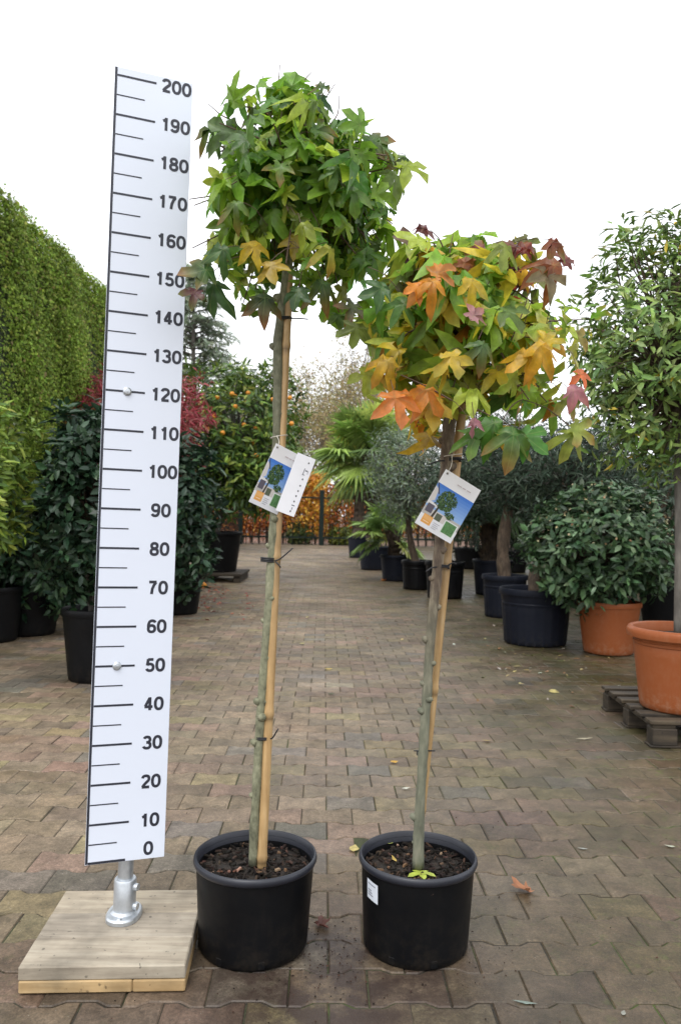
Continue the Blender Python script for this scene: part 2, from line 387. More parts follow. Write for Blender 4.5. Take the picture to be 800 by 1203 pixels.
def paver_mat():
    m, t, b, o = new_mat('concrete_pavers')
    at = nd(t, 'ShaderNodeAttribute', attribute_name='tint'); co = objco(t)
    fine = noise(t, 190, 5, co, .75); rf = ramp(t, fine.outputs[0], [(.28, .5), (.5, 1.0), (.72, 1.5)])
    mid = noise(t, 14, 5, co, .65); rm = ramp(t, mid.outputs[0], [(.3, .62), (.7, 1.32)])
    big = noise(t, .9, 4, co, .6); rb = ramp(t, big.outputs[0], [(.32, .70), (.62, 1.18)])
    gr = noise(t, 75, 5, co, .8); rg = ramp(t, gr.outputs[0], [(.32, .66), (.68, 1.34)])
    c = mixc(t, 1.0, at.outputs['Color'], rf.outputs[0], 'MULTIPLY'); c = mixc(t, 1.0, c, rg.outputs[0], 'MULTIPLY')
    c = mixc(t, 1.0, c, rm.outputs[0], 'MULTIPLY'); c = mixc(t, 1.0, c, rb.outputs[0], 'MULTIPLY')
    # pale specks of aggregate
    vo = nd(t, 'ShaderNodeTexVoronoi'); vo.inputs['Scale'].default_value = 110; t.links.new(co, vo.inputs['Vector'])
    rs = ramp(t, vo.outputs['Distance'], [(.12, 1.0), (.22, 0.0)])
    vn = noise(t, 60, 2, co); rv = ramp(t, vn.outputs[0], [(.55, 0.0), (.66, .8)])
    sm = nd(t, 'ShaderNodeMath', operation='MULTIPLY'); t.links.new(rs.outputs[0], sm.inputs[0]); t.links.new(rv.outputs[0], sm.inputs[1])
    c = mixc(t, sm.outputs[0], c, (.40, .37, .30))
    # algae film, stronger towards the plants on the right
    sp = nd(t, 'ShaderNodeSeparateXYZ'); t.links.new(co, sp.inputs[0])
    gx = nd(t, 'ShaderNodeMapRange'); gx.inputs[1].default_value = .2; gx.inputs[2].default_value = 1.9; gx.inputs[3].default_value = .12; gx.inputs[4].default_value = .8
    t.links.new(sp.outputs[0], gx.inputs[0])
    al = noise(t, 2.6, 5, co, .7); ra = ramp(t, al.outputs[0], [(.36, 0.0), (.62, 1.0)])
    am = nd(t, 'ShaderNodeMath', operation='MULTIPLY'); t.links.new(gx.outputs[0], am.inputs[0]); t.links.new(ra.outputs[0], am.inputs[1])
    c = mixc(t, am.outputs[0], c, (.072, .080, .026))
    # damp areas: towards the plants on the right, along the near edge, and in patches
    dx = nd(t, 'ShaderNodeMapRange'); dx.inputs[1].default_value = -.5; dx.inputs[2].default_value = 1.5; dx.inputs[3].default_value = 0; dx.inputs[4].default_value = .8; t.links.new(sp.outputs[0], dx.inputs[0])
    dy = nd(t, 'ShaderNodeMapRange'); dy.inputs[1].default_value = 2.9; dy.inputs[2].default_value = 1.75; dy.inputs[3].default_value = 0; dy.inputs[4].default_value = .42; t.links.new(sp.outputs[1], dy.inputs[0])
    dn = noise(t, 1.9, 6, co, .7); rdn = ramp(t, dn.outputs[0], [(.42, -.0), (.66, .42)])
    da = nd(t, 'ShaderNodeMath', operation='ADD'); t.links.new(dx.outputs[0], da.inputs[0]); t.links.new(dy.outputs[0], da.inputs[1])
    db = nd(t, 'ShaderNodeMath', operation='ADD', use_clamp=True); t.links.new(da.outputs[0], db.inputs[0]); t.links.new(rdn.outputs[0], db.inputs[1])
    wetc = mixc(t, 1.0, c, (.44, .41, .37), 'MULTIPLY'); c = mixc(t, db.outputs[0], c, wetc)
    # moss cushions
    ms = noise(t, 20, 5, co, .75); rms = ramp(t, ms.outputs[0], [(.55, 0.0), (.63, 1.0)])
    mg = noise(t, 2.0, 3, co); rmg = ramp(t, mg.outputs[0], [(.46, 0.0), (.60, .9)])
    mm = nd(t, 'ShaderNodeMath', operation='MULTIPLY'); t.links.new(rms.outputs[0], mm.inputs[0]); t.links.new(rmg.outputs[0], mm.inputs[1])
    mk = nd(t, 'ShaderNodeMath', operation='MULTIPLY'); t.links.new(mm.outputs[0], mk.inputs[0]); t.links.new(gx.outputs[0], mk.inputs[1])
    c = mixc(t, mk.outputs[0], c, (.07, .10, .015))
    # spilled potting soil near the pots
    vd = nd(t, 'ShaderNodeVectorMath', operation='DISTANCE'); vd.inputs[1].default_value = (.0, 1.90, 0); t.links.new(co, vd.inputs[0])
    rd = ramp(t, vd.outputs['Value'], [(.16, 1.0), (.50, 0.0)])
    sn = noise(t, 9, 6, co, .7); rn = ramp(t, sn.outputs[0], [(.36, 0.0), (.54, .92)])
    sq = nd(t, 'ShaderNodeMath', operation='MULTIPLY'); t.links.new(rd.outputs[0], sq.inputs[0]); t.links.new(rn.outputs[0], sq.inputs[1])
    c = mixc(t, sq.outputs[0], c, (.035, .022, .017))
    t.links.new(c, b.inputs['Base Color'])
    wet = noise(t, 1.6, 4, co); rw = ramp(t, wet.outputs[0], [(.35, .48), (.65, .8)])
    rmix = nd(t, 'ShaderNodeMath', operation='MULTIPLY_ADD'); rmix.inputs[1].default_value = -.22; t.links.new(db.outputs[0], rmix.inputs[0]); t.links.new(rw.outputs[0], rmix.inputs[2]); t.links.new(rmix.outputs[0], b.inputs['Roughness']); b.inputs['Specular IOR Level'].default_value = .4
    add = nd(t, 'ShaderNodeMath', operation='ADD'); t.links.new(fine.outputs[0], add.inputs[0]); t.links.new(mid.outputs[0], add.inputs[1])
    bump(t, b, add.outputs[0], .5, .003); return m
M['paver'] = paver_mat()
def joint_mat():
    m, t, b, o = new_mat('joint_sand'); co = objco(t)
    n = noise(t, 80, 5, co, .7); r = ramp(t, n.outputs[0], [(.3, (.018, .015, .011)), (.7, (.06, .05, .034))])
    sp = nd(t, 'ShaderNodeSeparateXYZ'); t.links.new(co, sp.inputs[0])
    gx = nd(t, 'ShaderNodeMapRange'); gx.inputs[1].default_value = -.8; gx.inputs[2].default_value = 1.5; gx.inputs[3].default_value = .25; gx.inputs[4].default_value = 1.0
    t.links.new(sp.outputs[0], gx.inputs[0])
    mo = noise(t, 3.5, 5, co, .7); rm = ramp(t, mo.outputs[0], [(.48, 0.0), (.62, 1.0)])
    mk = nd(t, 'ShaderNodeMath', operation='MULTIPLY'); t.links.new(rm.outputs[0], mk.inputs[0]); t.links.new(gx.outputs[0], mk.inputs[1])
    t.links.new(mixc(t, mk.outputs[0], r.outputs[0], (.06, .10, .012)), b.inputs['Base Color'])
    b.inputs['Roughness'].default_value = .95; bump(t, b, n.outputs[0], .8, .01); return m
M['joint'] = joint_mat()
def earth_mat():
    m, t, b, o = new_mat('leafy_earth'); co = objco(t)
    n = noise(t, 6, 8, co, .75); r = ramp(t, n.outputs[0], [(.3, (.05, .03, .02)), (.5, (.14, .08, .055)), (.7, (.22, .14, .09))])
    t.links.new(r.outputs[0], b.inputs['Base Color']); b.inputs['Roughness'].default_value = .95
    bump(t, b, n.outputs[0], .8, .03); return m
M['earth'] = earth_mat()

# ------------------------------------------------------------------ ground and paving
def sheet(name, x0, x1, y0, y1, z, mat):
    mb = MB(); mb.add([(x0,y0,z),(x1,y0,z),(x1,y1,z),(x0,y1,z)], [(0,1,2,3)])
    return tag(mb.build(name, mat), kind='structure')
sheet('ground', -400, 400, -60, 900, -.04, M['earth'])
def wave(x, y): return .003*np.sin(x*1.7+1)*np.sin(y*1.1) - .003
def paving_bed():
    xs = np.linspace(-5.6, 5.6, 70); ys = np.linspace(-3, 29.6, 190); X, Y = np.meshgrid(xs, ys); V = np.stack([X, Y, wave(X, Y)-.0036], 2).reshape(-1, 3); n = len(xs)
    i = np.arange((len(ys)-1)*n).reshape(-1, n)[:, :-1].ravel(); q = np.stack([i, i+1, i+n+1, i+n], 1)
    tag(arr_mesh('paving_bed', V, q.ravel(), [4]*len(q), M['joint']), kind='structure')
paving_bed()

def pavers():
    a, b, A = .186, .133, .0092
    xs = np.array([-.5, -.33, -.19, .19, .33, .5]); s = np.array([1, 1, -1, -1, 1, 1])*A
    gap, bev = .0014, .0030
    def outline(ins):
        xx = xs*a.__float__(); xx = xx.copy(); xx[0] += ins; xx[-1] -= ins
        up = np.stack([xx, b/2 + s - ins], 1); dn = np.stack([xx[::-1], -(b/2 + s[::-1] - ins)], 1)
        return np.concatenate([dn[::-1][::1], up[::-1]])      # counter-clockwise
    o1, o2 = outline(gap), outline(gap+bev); n = len(o1)
    rows = np.arange(int(-1.0/b), int(29.5/b)); yaw = math.radians(1.2)
    cx, cy = [], []
    for i in rows:
        y = i*b; half = min(5.4, 1.6 + abs(y)*.62)
        k = np.arange(-int(half/a)-1, int(half/a)+2)*a + (.5*a if i % 2 else 0) + .03
        cx.append(k); cy.append(np.full(len(k), y))
    cx = np.concatenate(cx); cy = np.concatenate(cy); N = len(cx)
    pal = [(.190,.142,.094,6), (.205,.156,.107,5), (.212,.145,.106,2.6), (.205,.162,.092,2), (.165,.140,.112,1.5), (.155,.117,.082,3)]
    col = pick(pal, N, .085, .018)
    dz = rng.normal(0, .0009, N); tx = rng.normal(0, .006, N); ty = rng.normal(0, .006, N)
    def ring(o, z):
        X = o[None, :, 0] + rng.normal(0, .0007, (N, 1)); Y = o[None, :, 1] + np.zeros((N, 1))
        Z = z + dz[:, None] + tx[:, None]*X + ty[:, None]*Y
        return np.stack([X+cx[:, None], Y+cy[:, None], Z], 2)
    V = np.concatenate([ring(o1, -.016), ring(o1, -bev), ring(o2, 0.0)], 1)   # N, 3n, 3
    c, sn = math.cos(yaw), math.sin(yaw); R = np.array([[c, sn, 0], [-sn, c, 0], [0, 0, 1]])
    V = V@R
    # slow unevenness of the laid surface
    V[..., 2] += wave(V[..., 0], V[..., 1])
    f = []
    for r in range(2):
        for j in range(n):
            k = (j+1) % n; f.append((r*n+j, r*n+k, (r+1)*n+k, (r+1)*n+j))
    f.append(tuple(2*n+j for j in range(n)))
    lp = np.concatenate([np.array(q) for q in f]); sz = np.array([len(q) for q in f])
    loops = (lp[None] + (np.arange(N)*3*n)[:, None]).ravel()
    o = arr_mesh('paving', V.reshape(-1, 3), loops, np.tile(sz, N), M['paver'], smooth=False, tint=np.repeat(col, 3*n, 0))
    return tag(o, kind='structure')
pavers()

# ------------------------------------------------------------------ vegetation builders
def crown(root, name, mat, center, radii, nclump, per, tpl, size, pal, sigma=.09, up=.35, shell=.5, lump=.18, flat=None, jit=.16, droop=0.0):
    """leaf clumps through an uneven ellipsoid; returns clump centres"""
    c = np.asarray(center, float); R = np.asarray(radii, float)
    d = sph(nclump); rad = (shell + (1-shell)*rng.random(nclump)**.6)
    rad *= 1 + lump*np.sin(d[:, 0]*5+1.3)*np.cos(d[:, 2]*4+d[:, 1]*3) + rng.normal(0, .04, nclump)
    cl = c + d*R*rad[:, None]
    if flat is not None: cl = cl[cl[:, 2] > flat]; 
    d = unit((cl-c)/R); K = len(cl)
    ix = np.repeat(np.arange(K), per); n = len(ix)
    od = sph(n); od = unit(od + .6*d[ix] + np.array((0, 0, .2)))
    pos = cl[ix] + od*(sigma*rng.random((n, 1))**.7)
    axis = od + .4*rng.normal(size=(n, 3)) + np.array((0, 0, .25-droop))
    nor = d[ix]*.7 + np.array((0, 0, up+.3)) + .55*rng.normal(size=(n, 3))
    cb = 1+rng.normal(0, .12, K)
    col = pick(pal, n, jit)*cb[ix][:, None]
    sz = size*(1+rng.normal(0, .18, n))
    leaves(name, mat, root, tpl, pos, axis, nor, sz, np.clip(col, .002, .95))
    return cl
def limbs(root, name, mat, start, ends, r0=.008, r1=.0025, n=7, seg=5, every=1, sag=.12):
    mb = MB(); start = np.asarray(start, float)
    for e in ends[::every]:
        L = np.linalg.norm(e-start); m = start + (e-start)*.5 + np.array((0, 0, sag*L)) + rng.normal(0, .05*L, 3)
        mb.tube(curve([start + rng.normal(0, .004, 3), m, e], n), np.linspace(r0, r1, n), seg, False)
    return mb.build(name, mat, root, smooth=True)
def pot(root, c, rt, rb, h, mat, rim=None, rim_h=.03, lip=.012, lean=(0, 0), soil_drop=.05, bands=(), seg=64, ribs=False, name='pot', wall=.006):
    """tapered pot with rolled lip, inner wall and soil; returns soil centre"""
    c = np.asarray(c, float)
    pr = [(rb*.96, 0), (rb, .008)]; k = rt-lip
    for f in np.linspace(.1, 1, 8)[:-1]:
        pr.append((rb+(k-rb)*f, h*f - rim_h*f))
    for zb, hb, ob in bands:                       # raised band: z, height, how far out
        rr = rb+(k-rb)*zb/h; pr += [(rr, zb-.004), (rr+ob, zb), (rr+ob, zb+hb), (rr+.001, zb+hb+.004)]
    pr.sort(key=lambda q: q[1])
    body = MB(); e = .002
    pr += [(k, h-rim_h)]
    body.lathe(pr + [(k-wall, h-rim_h), (k-wall-.004, h-soil_drop-.02)], c, seg, lean, True, (1, 8, .004, 4) if ribs else None)
    pb = smooth_angle(body.build(name, mat, root), 50)
    rm = MB(); z0 = h-rim_h
    rm.lathe([(k-wall-.001, z0+.004), (k+.001, z0-.004), (rt-.003, z0-.002), (rt, z0+rim_h*.35), (rt-.001, z0+rim_h*.7), (rt-lip*.35, h), (rt-lip*.9, h+.001), (rt-lip-wall, h-.006), (rt-lip-wall-.002, h-soil_drop-.01)], c, seg, lean, False)
    smooth_angle(rm.build('rim', rim or mat, pb), 60)
    # soil: uneven disc
    sr_ = rt-lip-wall-.001; zz = h-soil_drop; sm = MB(); rings = 9; sg = 40; V = [(c[0]+lean[0]*zz, c[1]+lean[1]*zz, c[2]+zz+.006)]; Fc = []
    for i in range(1, rings+1):
        for j in range(sg):
            a = 2*math.pi*j/sg; r = sr_*i/rings
            V.append((c[0]+lean[0]*zz+r*math.cos(a), c[1]+lean[1]*zz+r*math.sin(a), c[2]+zz+.006*(1-i/rings)+(random.uniform(-.006, .006)*min(1, rt*4) if i < rings else -.004)))
    for j in range(sg): Fc.append((0, 1+j, 1+(j+1) % sg))
    for i in range(rings-1):
        for j in range(sg):
            k2 = (j+1) % sg; Fc.append((1+i*sg+j, 1+(i+1)*sg+j, 1+(i+1)*sg+k2, 1+i*sg+k2))
    sm.add(V, Fc); sm.build('soil', M['soil'], root, smooth=True)
    return np.array((c[0]+lean[0]*zz, c[1]+lean[1]*zz, c[2]+zz)), pb
OVAL = [oval_leaf(.22, .15), oval_leaf(.26, .05, .09), oval_leaf(.2, .3, .03)]
SLIM = [oval_leaf(.15, .15), oval_leaf(.17, .3, .05), oval_leaf(.13, .05)]
STRIP = [strip_leaf(.10, .15), strip_leaf(.08, .3)]
SPRAY = [spray_leaf()]
STAR = [star_leaf(.25, 1.05, .08, .1, 1), star_leaf(.5, 1.0, .10, .35, 2), star_leaf(.15, 1.12, .06, .0, 3), star_leaf(.7, .95, .08, .6, 4), star_leaf(.4, 1.1, .12, .9, 5), star_leaf(.9, 1.0, .05, .2, 6), star_leaf(.3, 1.0, .1, -.5, 7)]

# ------------------------------------------------------------------ tall clipped hedge on the left
def conifer_hedge():
    x0, y0, y1, h = -3.12, 5.0, 14.5, 4.02
    root = thing('conifer_hedge', (x0-.6, 7.5, 0), 'tall clipped green conifer hedge rising along the left edge', 'hedge')
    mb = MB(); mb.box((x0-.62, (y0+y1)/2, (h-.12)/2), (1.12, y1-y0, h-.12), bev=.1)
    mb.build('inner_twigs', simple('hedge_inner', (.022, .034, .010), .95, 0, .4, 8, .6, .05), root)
    pal = [(.20,.30,.042,5), (.25,.35,.052,4), (.145,.225,.032,3), (.29,.33,.07,1.2), (.25,.20,.08,.4)]
    N = 270000
    y = y0 + (y1-y0)*rng.random(N); z = h*rng.random(N)**.85
    bulge = .05*np.sin(y*1.9+.6)*np.sin(z*1.6)+.035*np.sin(y*4.3+z*2.0)
    pos = np.stack([x0 + bulge + rng.normal(0, .045, N) - .05, y, z], 1)
    nor = np.stack([1+rng.normal(0, .3, N), rng.normal(0, .6, N), .35+rng.normal(0, .5, N)], 1)
    ax = np.stack([.6+.4*rng.random(N), rng.normal(0, .5, N), .55+rng.normal(0, .5, N)], 1)
    Nt = 34000
    yt = y0 + (y1-y0)*rng.random(Nt); xt = x0 - 1.2*rng.random(Nt)
    pt = np.stack([xt, yt, h - .05 + .035*np.sin(yt*2.3)+rng.normal(0, .04, Nt)], 1)
    nt_ = np.stack([rng.normal(0, .5, Nt)+.3, rng.normal(0, .5, Nt), np.ones(Nt)], 1)
    at = np.stack([.3+rng.normal(0, .5, Nt), rng.normal(0, .5, Nt), .9+rng.normal(0, .3, Nt)], 1)
    Ne = 3000
    pe = np.stack([x0-1.2*rng.random(Ne), np.full(Ne, y1)+rng.normal(0, .04, Ne), h*rng.random(Ne)], 1)
    ne = np.stack([rng.normal(0, .5, Ne), np.ones(Ne), rng.normal(0, .5, Ne)], 1)
    pos = np.concatenate([pos, pt, pe]); nor = np.concatenate([nor, nt_, ne]); ax = np.concatenate([ax, at, ne+rng.normal(0, .5, (Ne, 3))])
    n = len(pos); col = pick(pal, n, .2)
    patch = 1 + .14*np.sin(pos[:, 1]*3.1+pos[:, 2]*1.3) * np.sin(pos[:, 2]*2.7) + .12*np.sin(pos[:, 1]*9+pos[:, 2]*7)
    leaves('foliage', M['matt_leaf'], root, SPRAY, pos, ax, nor, .037*(1+rng.normal(0, .25, n)), np.clip(col*patch[:, None], .004, .9))
conifer_hedge()

# ------------------------------------------------------------------ far end: fence, gate, beech hedge, trees
FY = 28.6
def metal_fence():
    g = G(378, 637); y = FY
    root = thing('metal_fence', (P(378, 637, y)[0], y, 0), 'low dark green metal fence crossing the end of the paved path', 'fence')
    xs = [P(283, 600, y)[0], P(378, 600, y)[0], P(470, 600, y)[0], P(560, 600, y)[0], P(650, 600, y)[0]]
    for x in xs:
        b = MB(); b.box((x, y, .99), (.16, .12, 2.02), bev=.01); b.build('post', M['paint_green'], root)
    for z in (.28, 1.72):
        b = MB(); b.box(((xs[0]+xs[-1])/2, y, z), (xs[-1]-xs[0], .05, .06)); b.build('rail', M['paint_green'], root)
    b = MB()
    for x in np.arange(xs[0]+.2, xs[-1], .24): b.box((x, y+.04, .40), (.024, .024, .86))
    b.build('pickets', M['paint_green'], root)
metal_fence()
def metal_gate():
    a = P(283, 640, FY-.3); 
    root = thing('metal_gate', (a[0], a[1], 0), 'open green barred metal gate beside the orange tree', 'gate')
    e = a + np.array((-.45, -4.2, 0)); d = unit(e-a)
    for t in (0, 1):
        q = a+(e-a)*t; b = MB(); b.box((q[0], q[1], 1.0), (.09, .09, 1.96), bev=.008); b.build('frame_post', M['paint_green'], root)
    for z in (.15, 1.9):
        b = MB(); b.tube([a+d*.05+np.array((0,0,z)), e-d*.05+np.array((0,0,z))], .03, 6); b.build('rail', M['paint_green'], root)
    b = MB()
    for t in np.linspace(.05, .95, 24):
        q = a+(e-a)*t; b.tube([q+np.array((0,0,.15)), q+np.array((0,0,1.9))], .014, 5)
    b.build('bars', M['paint_green'], root)
metal_gate()
def beech_hedge(u0, u1, y, h, pal, label, n):
    x0, x1 = P(u0, 600, y)[0], P(u1, 600, y)[0]
    root = thing('beech_hedge', ((x0+x1)/2, y, 0), label, 'hedge', 'beech hedge sections behind the fence')
    mb = MB()
    for x in np.arange(x0+.15, x1, .3):
        for k in range(3):
            mb.tube([(x, y, -.02), (x+random.uniform(-.2, .2), y+random.uniform(-.2, .2), h*.5), (x+random.uniform(-.3, .3), y+random.uniform(-.3, .3), h*.95)], [.03, .02, .008], 4)
    mb.build('stems', M['bark_brown'], root)
    pos = np.stack([x0+(x1-x0)*rng.random(n), y+rng.normal(0, .22, n), .35+(h-.35)*rng.random(n)**.8], 1)
    pos[:, 2] += .10*np.sin(pos[:, 0]*2.1)
    keep = (np.sin(pos[:, 0]*3.7+1)*np.sin(pos[:, 2]*4.1+.5) + rng.normal(0, .6, n)) > -.75
    pos = pos[keep]; n = len(pos)
    leaves('foliage', M['leaf'], root, OVAL, pos, sph(n)+np.array((0, 0, -.4)), sph(n)+np.array((0, -.7, .5)), .13*(1+rng.normal(0, .2, n)), pick(pal, n, .25))
rust = [(.44,.12,.03,5), (.54,.19,.04,4), (.28,.08,.025,3), (.58,.28,.05,1.5)]
gold = [(.72,.38,.05,5), (.64,.27,.04,3), (.75,.48,.07,2), (.45,.17,.03,2)]
mixd = [(.40,.12,.03,4), (.52,.23,.04,3), (.26,.10,.03,2), (.22,.19,.04,1)]
beech_hedge(225, 338, 29.6, 2.25, rust, 'rust orange beech hedge behind the fence, left of the tag', 10000)
beech_hedge(338, 384, 29.5, 2.8, gold, 'golden yellow beech hedge at the fence post, tallest section', 6000)
beech_hedge(384, 640, 29.7, 2.25, mixd, 'rusty and olive mixed beech hedge behind the palm pots', 15000)
def low_bush(u, v, y, r, h, pal, label):
    b = P(u, v, y); root = thing('garden_bush', (b[0], y, 0), label, 'bush')
    cl = crown(root, 'foliage', M['leaf'], (b[0], y, h*.5), (r, r*.7, h*.5), 60, 40, OVAL, .12, pal, .2)
    limbs(root, 'stems', M['bark_brown'], (b[0], y, 0), cl, .02, .006, 5, 4, 2)
low_bush(402, 630, 29.4, .40, .55, [(.20,.20,.03,3), (.11,.15,.03,3)], 'small yellowish green bush at the foot of the fence near the palms')
low_bush(352, 630, 29.4, .42, .75, [(.07,.10,.03,3), (.12,.14,.04,3)], 'low dull green bush under the golden beech hedge')

def bare_tree(u, y, vtop, spread, label, twigs=1.0, leafpal=None, nl=0, seed=1):
    rs = np.random.default_rng(seed); b = P(u, 640, y); hgt = P(u, vtop, y)[2]
    root = thing('bare_tree', (b[0], y, -.03), label, 'tree', 'bare autumn trees in the distance')
    trunk, tw = MB(), MB(); ends = []
    def grow(p, d, L, r, lev):
        n = 4; pts = [p]; q = p
        for i in range(n):
            d = unit(d + rs.normal(0, .16, 3) + np.array((0, 0, .07))); q = q + d*L/n; pts.append(q)
        (trunk if lev < 2 else tw).tube(np.array(pts), np.linspace(r, r*.6, n+1), 6 if lev < 2 else 3, False)
        if lev >= 4: ends.append(q); return
        k = (5, 5, 5, 4)[lev]
        for j in range(k):
            t = .35+.65*rs.random(); pp = pts[min(n, int(t*n)+1)]
            dd = unit(d + rs.normal(0, .62, 3)*np.array((spread, spread, .8)))
            grow(pp, dd, L*(.62+.25*rs.random()), max(r*.5, .006*y/45), lev+1)
    grow(np.array((b[0], y, -.05)), np.array((0, 0, 1.)), hgt*.36, hgt*.018, 0)
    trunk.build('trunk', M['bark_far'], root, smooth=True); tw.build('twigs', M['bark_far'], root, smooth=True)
    if nl:
        e = np.array(ends); ix = rs.integers(0, len(e), nl); pos = e[ix]+rs.normal(0, .35, (nl, 3))
        leaves('foliage', M['matt_leaf'], root, OVAL, pos, sph(nl), sph(nl), .17, pick(leafpal, nl, .2))
tan = [(.30,.25,.12,4), (.36,.29,.15,3), (.25,.24,.12,3)]  # leaf tones lightened to carry the haze over the far trees
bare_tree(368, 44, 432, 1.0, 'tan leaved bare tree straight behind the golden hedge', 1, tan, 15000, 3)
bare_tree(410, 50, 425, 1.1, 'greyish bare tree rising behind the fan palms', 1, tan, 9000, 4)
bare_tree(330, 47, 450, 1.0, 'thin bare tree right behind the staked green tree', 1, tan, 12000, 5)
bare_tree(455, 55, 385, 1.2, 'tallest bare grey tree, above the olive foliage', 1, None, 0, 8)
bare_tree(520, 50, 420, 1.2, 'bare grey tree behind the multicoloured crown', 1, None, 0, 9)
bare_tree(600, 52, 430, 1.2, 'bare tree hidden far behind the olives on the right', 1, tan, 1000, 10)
def far_shrubbery(u0, u1, y, v, pal, label, n):
    a, b = P(u0, 640, y), P(u1, 640, y); h = P((u0+u1)/2, v, y)[2]
    root = thing('shrubbery', ((a[0]+b[0])/2, y, -.03), label, 'bushes')
    pos = np.stack([a[0]+(b[0]-a[0])*rng.random(n), y+rng.normal(0, .8, n), h*rng.random(n)**.7], 1)
    pos[:, 2] *= .8+.2*np.sin(pos[:, 0]*1.3)+.1*np.sin(pos[:, 0]*3.1)
    leaves('foliage', M['matt_leaf'], root, OVAL, pos, sph(n), sph(n)+np.array((0, -.4, .5)), .2, pick(pal, n, .22))
    mb = MB()
    for k in range(30):
        x = a[0]+(b[0]-a[0])*random.random(); mb.tube([(x, y, -.05), (x+.2, y, h*.4), (x+random.uniform(-.4, .4), y, h*.8)], [.05, .03, .015], 4)
    mb.build('stems', M['bark_grey'], root)
far_shrubbery(200, 700, 38, 535, [(.13,.12,.05,4), (.17,.14,.06,3), (.09,.11,.04,3)], 'olive brown shrubbery beyond the beech hedge', 11000)

def cedar_tree():
    y = 24.0; b = P(222, 640, y); top = P(222, 305, y)[2]
    root = thing('cedar_tree', (b[0], y, 0), 'pale grey green cedar with level drooping branches behind the orange tree', 'tree')
    tr = MB(); tr.tube(curve([(b[0], y, -.03), (b[0]+.05, y, top*.5), (b[0], y, top)], 10), np.linspace(.16, .02, 10), 8); tr.build('trunk', M['bark_grey'], root, smooth=True)
    br = MB(); P_, A_, N_ = [], [], []
    for z in np.linspace(1.5, top-.2, 46):
        L = .25+(top-z)*.42
        for k in range(5):
            a = random.uniform(0, 2*math.pi); d = np.array((math.cos(a), math.sin(a), 0)); LL = L*random.uniform(.7, 1.1)
            p0 = np.array((b[0], y, z)); pts = curve([p0, p0+d*LL*.5+np.array((0, 0, .10*LL)), p0+d*LL+np.array((0, 0, -.05*LL))], 7)
            br.tube(pts, np.linspace(.025, .006, 7), 4, False)
            for t in np.linspace(.2, 1, int(9+LL*9)):
                q = p0 + d*LL*t + np.array((0, 0, .10*LL*math.sin(t*math.pi)-.05*LL*t))
                for _ in range(4):
                    side = np.array((-d[1], d[0], 0))*random.choice((-1, 1))
                    P_.append(q); A_.append(d*.7+side*random.uniform(.2, 1)+np.array((0, 0, random.uniform(-.5, .1)))); N_.append((random.gauss(0, .3), random.gauss(0, .3), 1))
    br.build('branches', M['bark_grey'], root, smooth=True)
    n = len(P_); leaves('foliage', leaf_mat('cedar_needles', .8, .55, .1), root, STRIP, P_, A_, np.array(N_), .27*(1+rng.normal(0, .25, n)), pick([(.32,.38,.28,3), (.40,.46,.35,2), (.24,.30,.21,2)], n))
cedar_tree()

# ------------------------------------------------------------------ left row of potted shrubs
def potted_shrub(name, label, cat, u, vbase, rt, rb, h, potmat, crown_c, crown_r, mat, tpl, size, pal, nclump, per, sigma, group=None, z0=0.0, shell=.45, lump=.16, stems=6, rim=None, **kw):
    g = G(u, vbase, z0); root = thing(name, g, label, cat, group)
    sc, pb = pot(root, g, rt, rb, h, potmat, rim, soil_drop=.06, rim_h=.04)
    cc = np.asarray(crown_c, float)
    cl = crown(root, 'foliage', mat, cc, crown_r, nclump, per, tpl, size, pal, sigma, shell=shell, lump=lump, **kw)
    mb = MB()
    for k in range(stems):
        e = cc + np.array((random.uniform(-.4, .4)*crown_r[0], random.uniform(-.4, .4)*crown_r[1], random.uniform(-.3, .4)*crown_r[2]))
        s0 = sc+np.array((random.uniform(-.05, .05), random.uniform(-.05, .05), -.02))
        mb.tube(curve([s0, s0*.5+e*.5+rng.normal(0, .03, 3), e], 8), np.linspace(.016, .007, 8), 6)
    mb.build('stems', M['bark_grey'], root, smooth=True)
    limbs(root, 'twigs', M['bark_brown'], cc-np.array((0, 0, crown_r[2]*.4)), cl, .007, .002, 5, 4, 2)
    return root, g, cc
camel = [(.022,.052,.026,5), (.035,.075,.035,4), (.014,.035,.018,3), (.055,.10,.045,1)]
y = G(112, 800)[1]
potted_shrub('potted_camellia', 'dark glossy camellia in a black pot left of the white ruler', 'potted shrub', 114, 797, .235, .18, .47, M['black_pot'],
    P(114, 592, y), (.36, .38, .66), M['gloss_leaf'], OVAL, .072, camel, 330, 20, .09, 'dark camellias in black pots')
y = G(206, 722)[1]
potted_shrub('potted_camellia', 'dark camellia in a black pot seen right of the white ruler', 'potted shrub', 207, 720, .30, .23, .44, M['black_pot'],
    P(196, 605, y), (.52, .5, .93), M['gloss_leaf'], OVAL, .10, camel+[(.09,.13,.08,1.2)], 300, 20, .12, 'dark camellias in black pots')
y = 8.2
potted_shrub('potted_camellia', 'dark leafy shrub in a big black pot by the hedge at far left', 'potted shrub', 32, 744, .30, .24, .44, M['black_pot'],
    P(45, 640, G(32, 744)[1]), (.55, .5, .60), M['gloss_leaf'], OVAL, .09, camel, 240, 18, .12, 'dark camellias in black pots')
potted_shrub('potted_mock_orange', 'bright yellow green shrub cut off by the left edge', 'potted shrub', -12, 752, .27, .22, .46, M['black_pot'],
    P(-24, 562, 4.8), (.28, .34, .45), M['leaf'], SLIM, .085, [(.20,.28,.04,4), (.145,.225,.035,4), (.28,.34,.06,2), (.08,.14,.028,2)], 120, 18, .11)
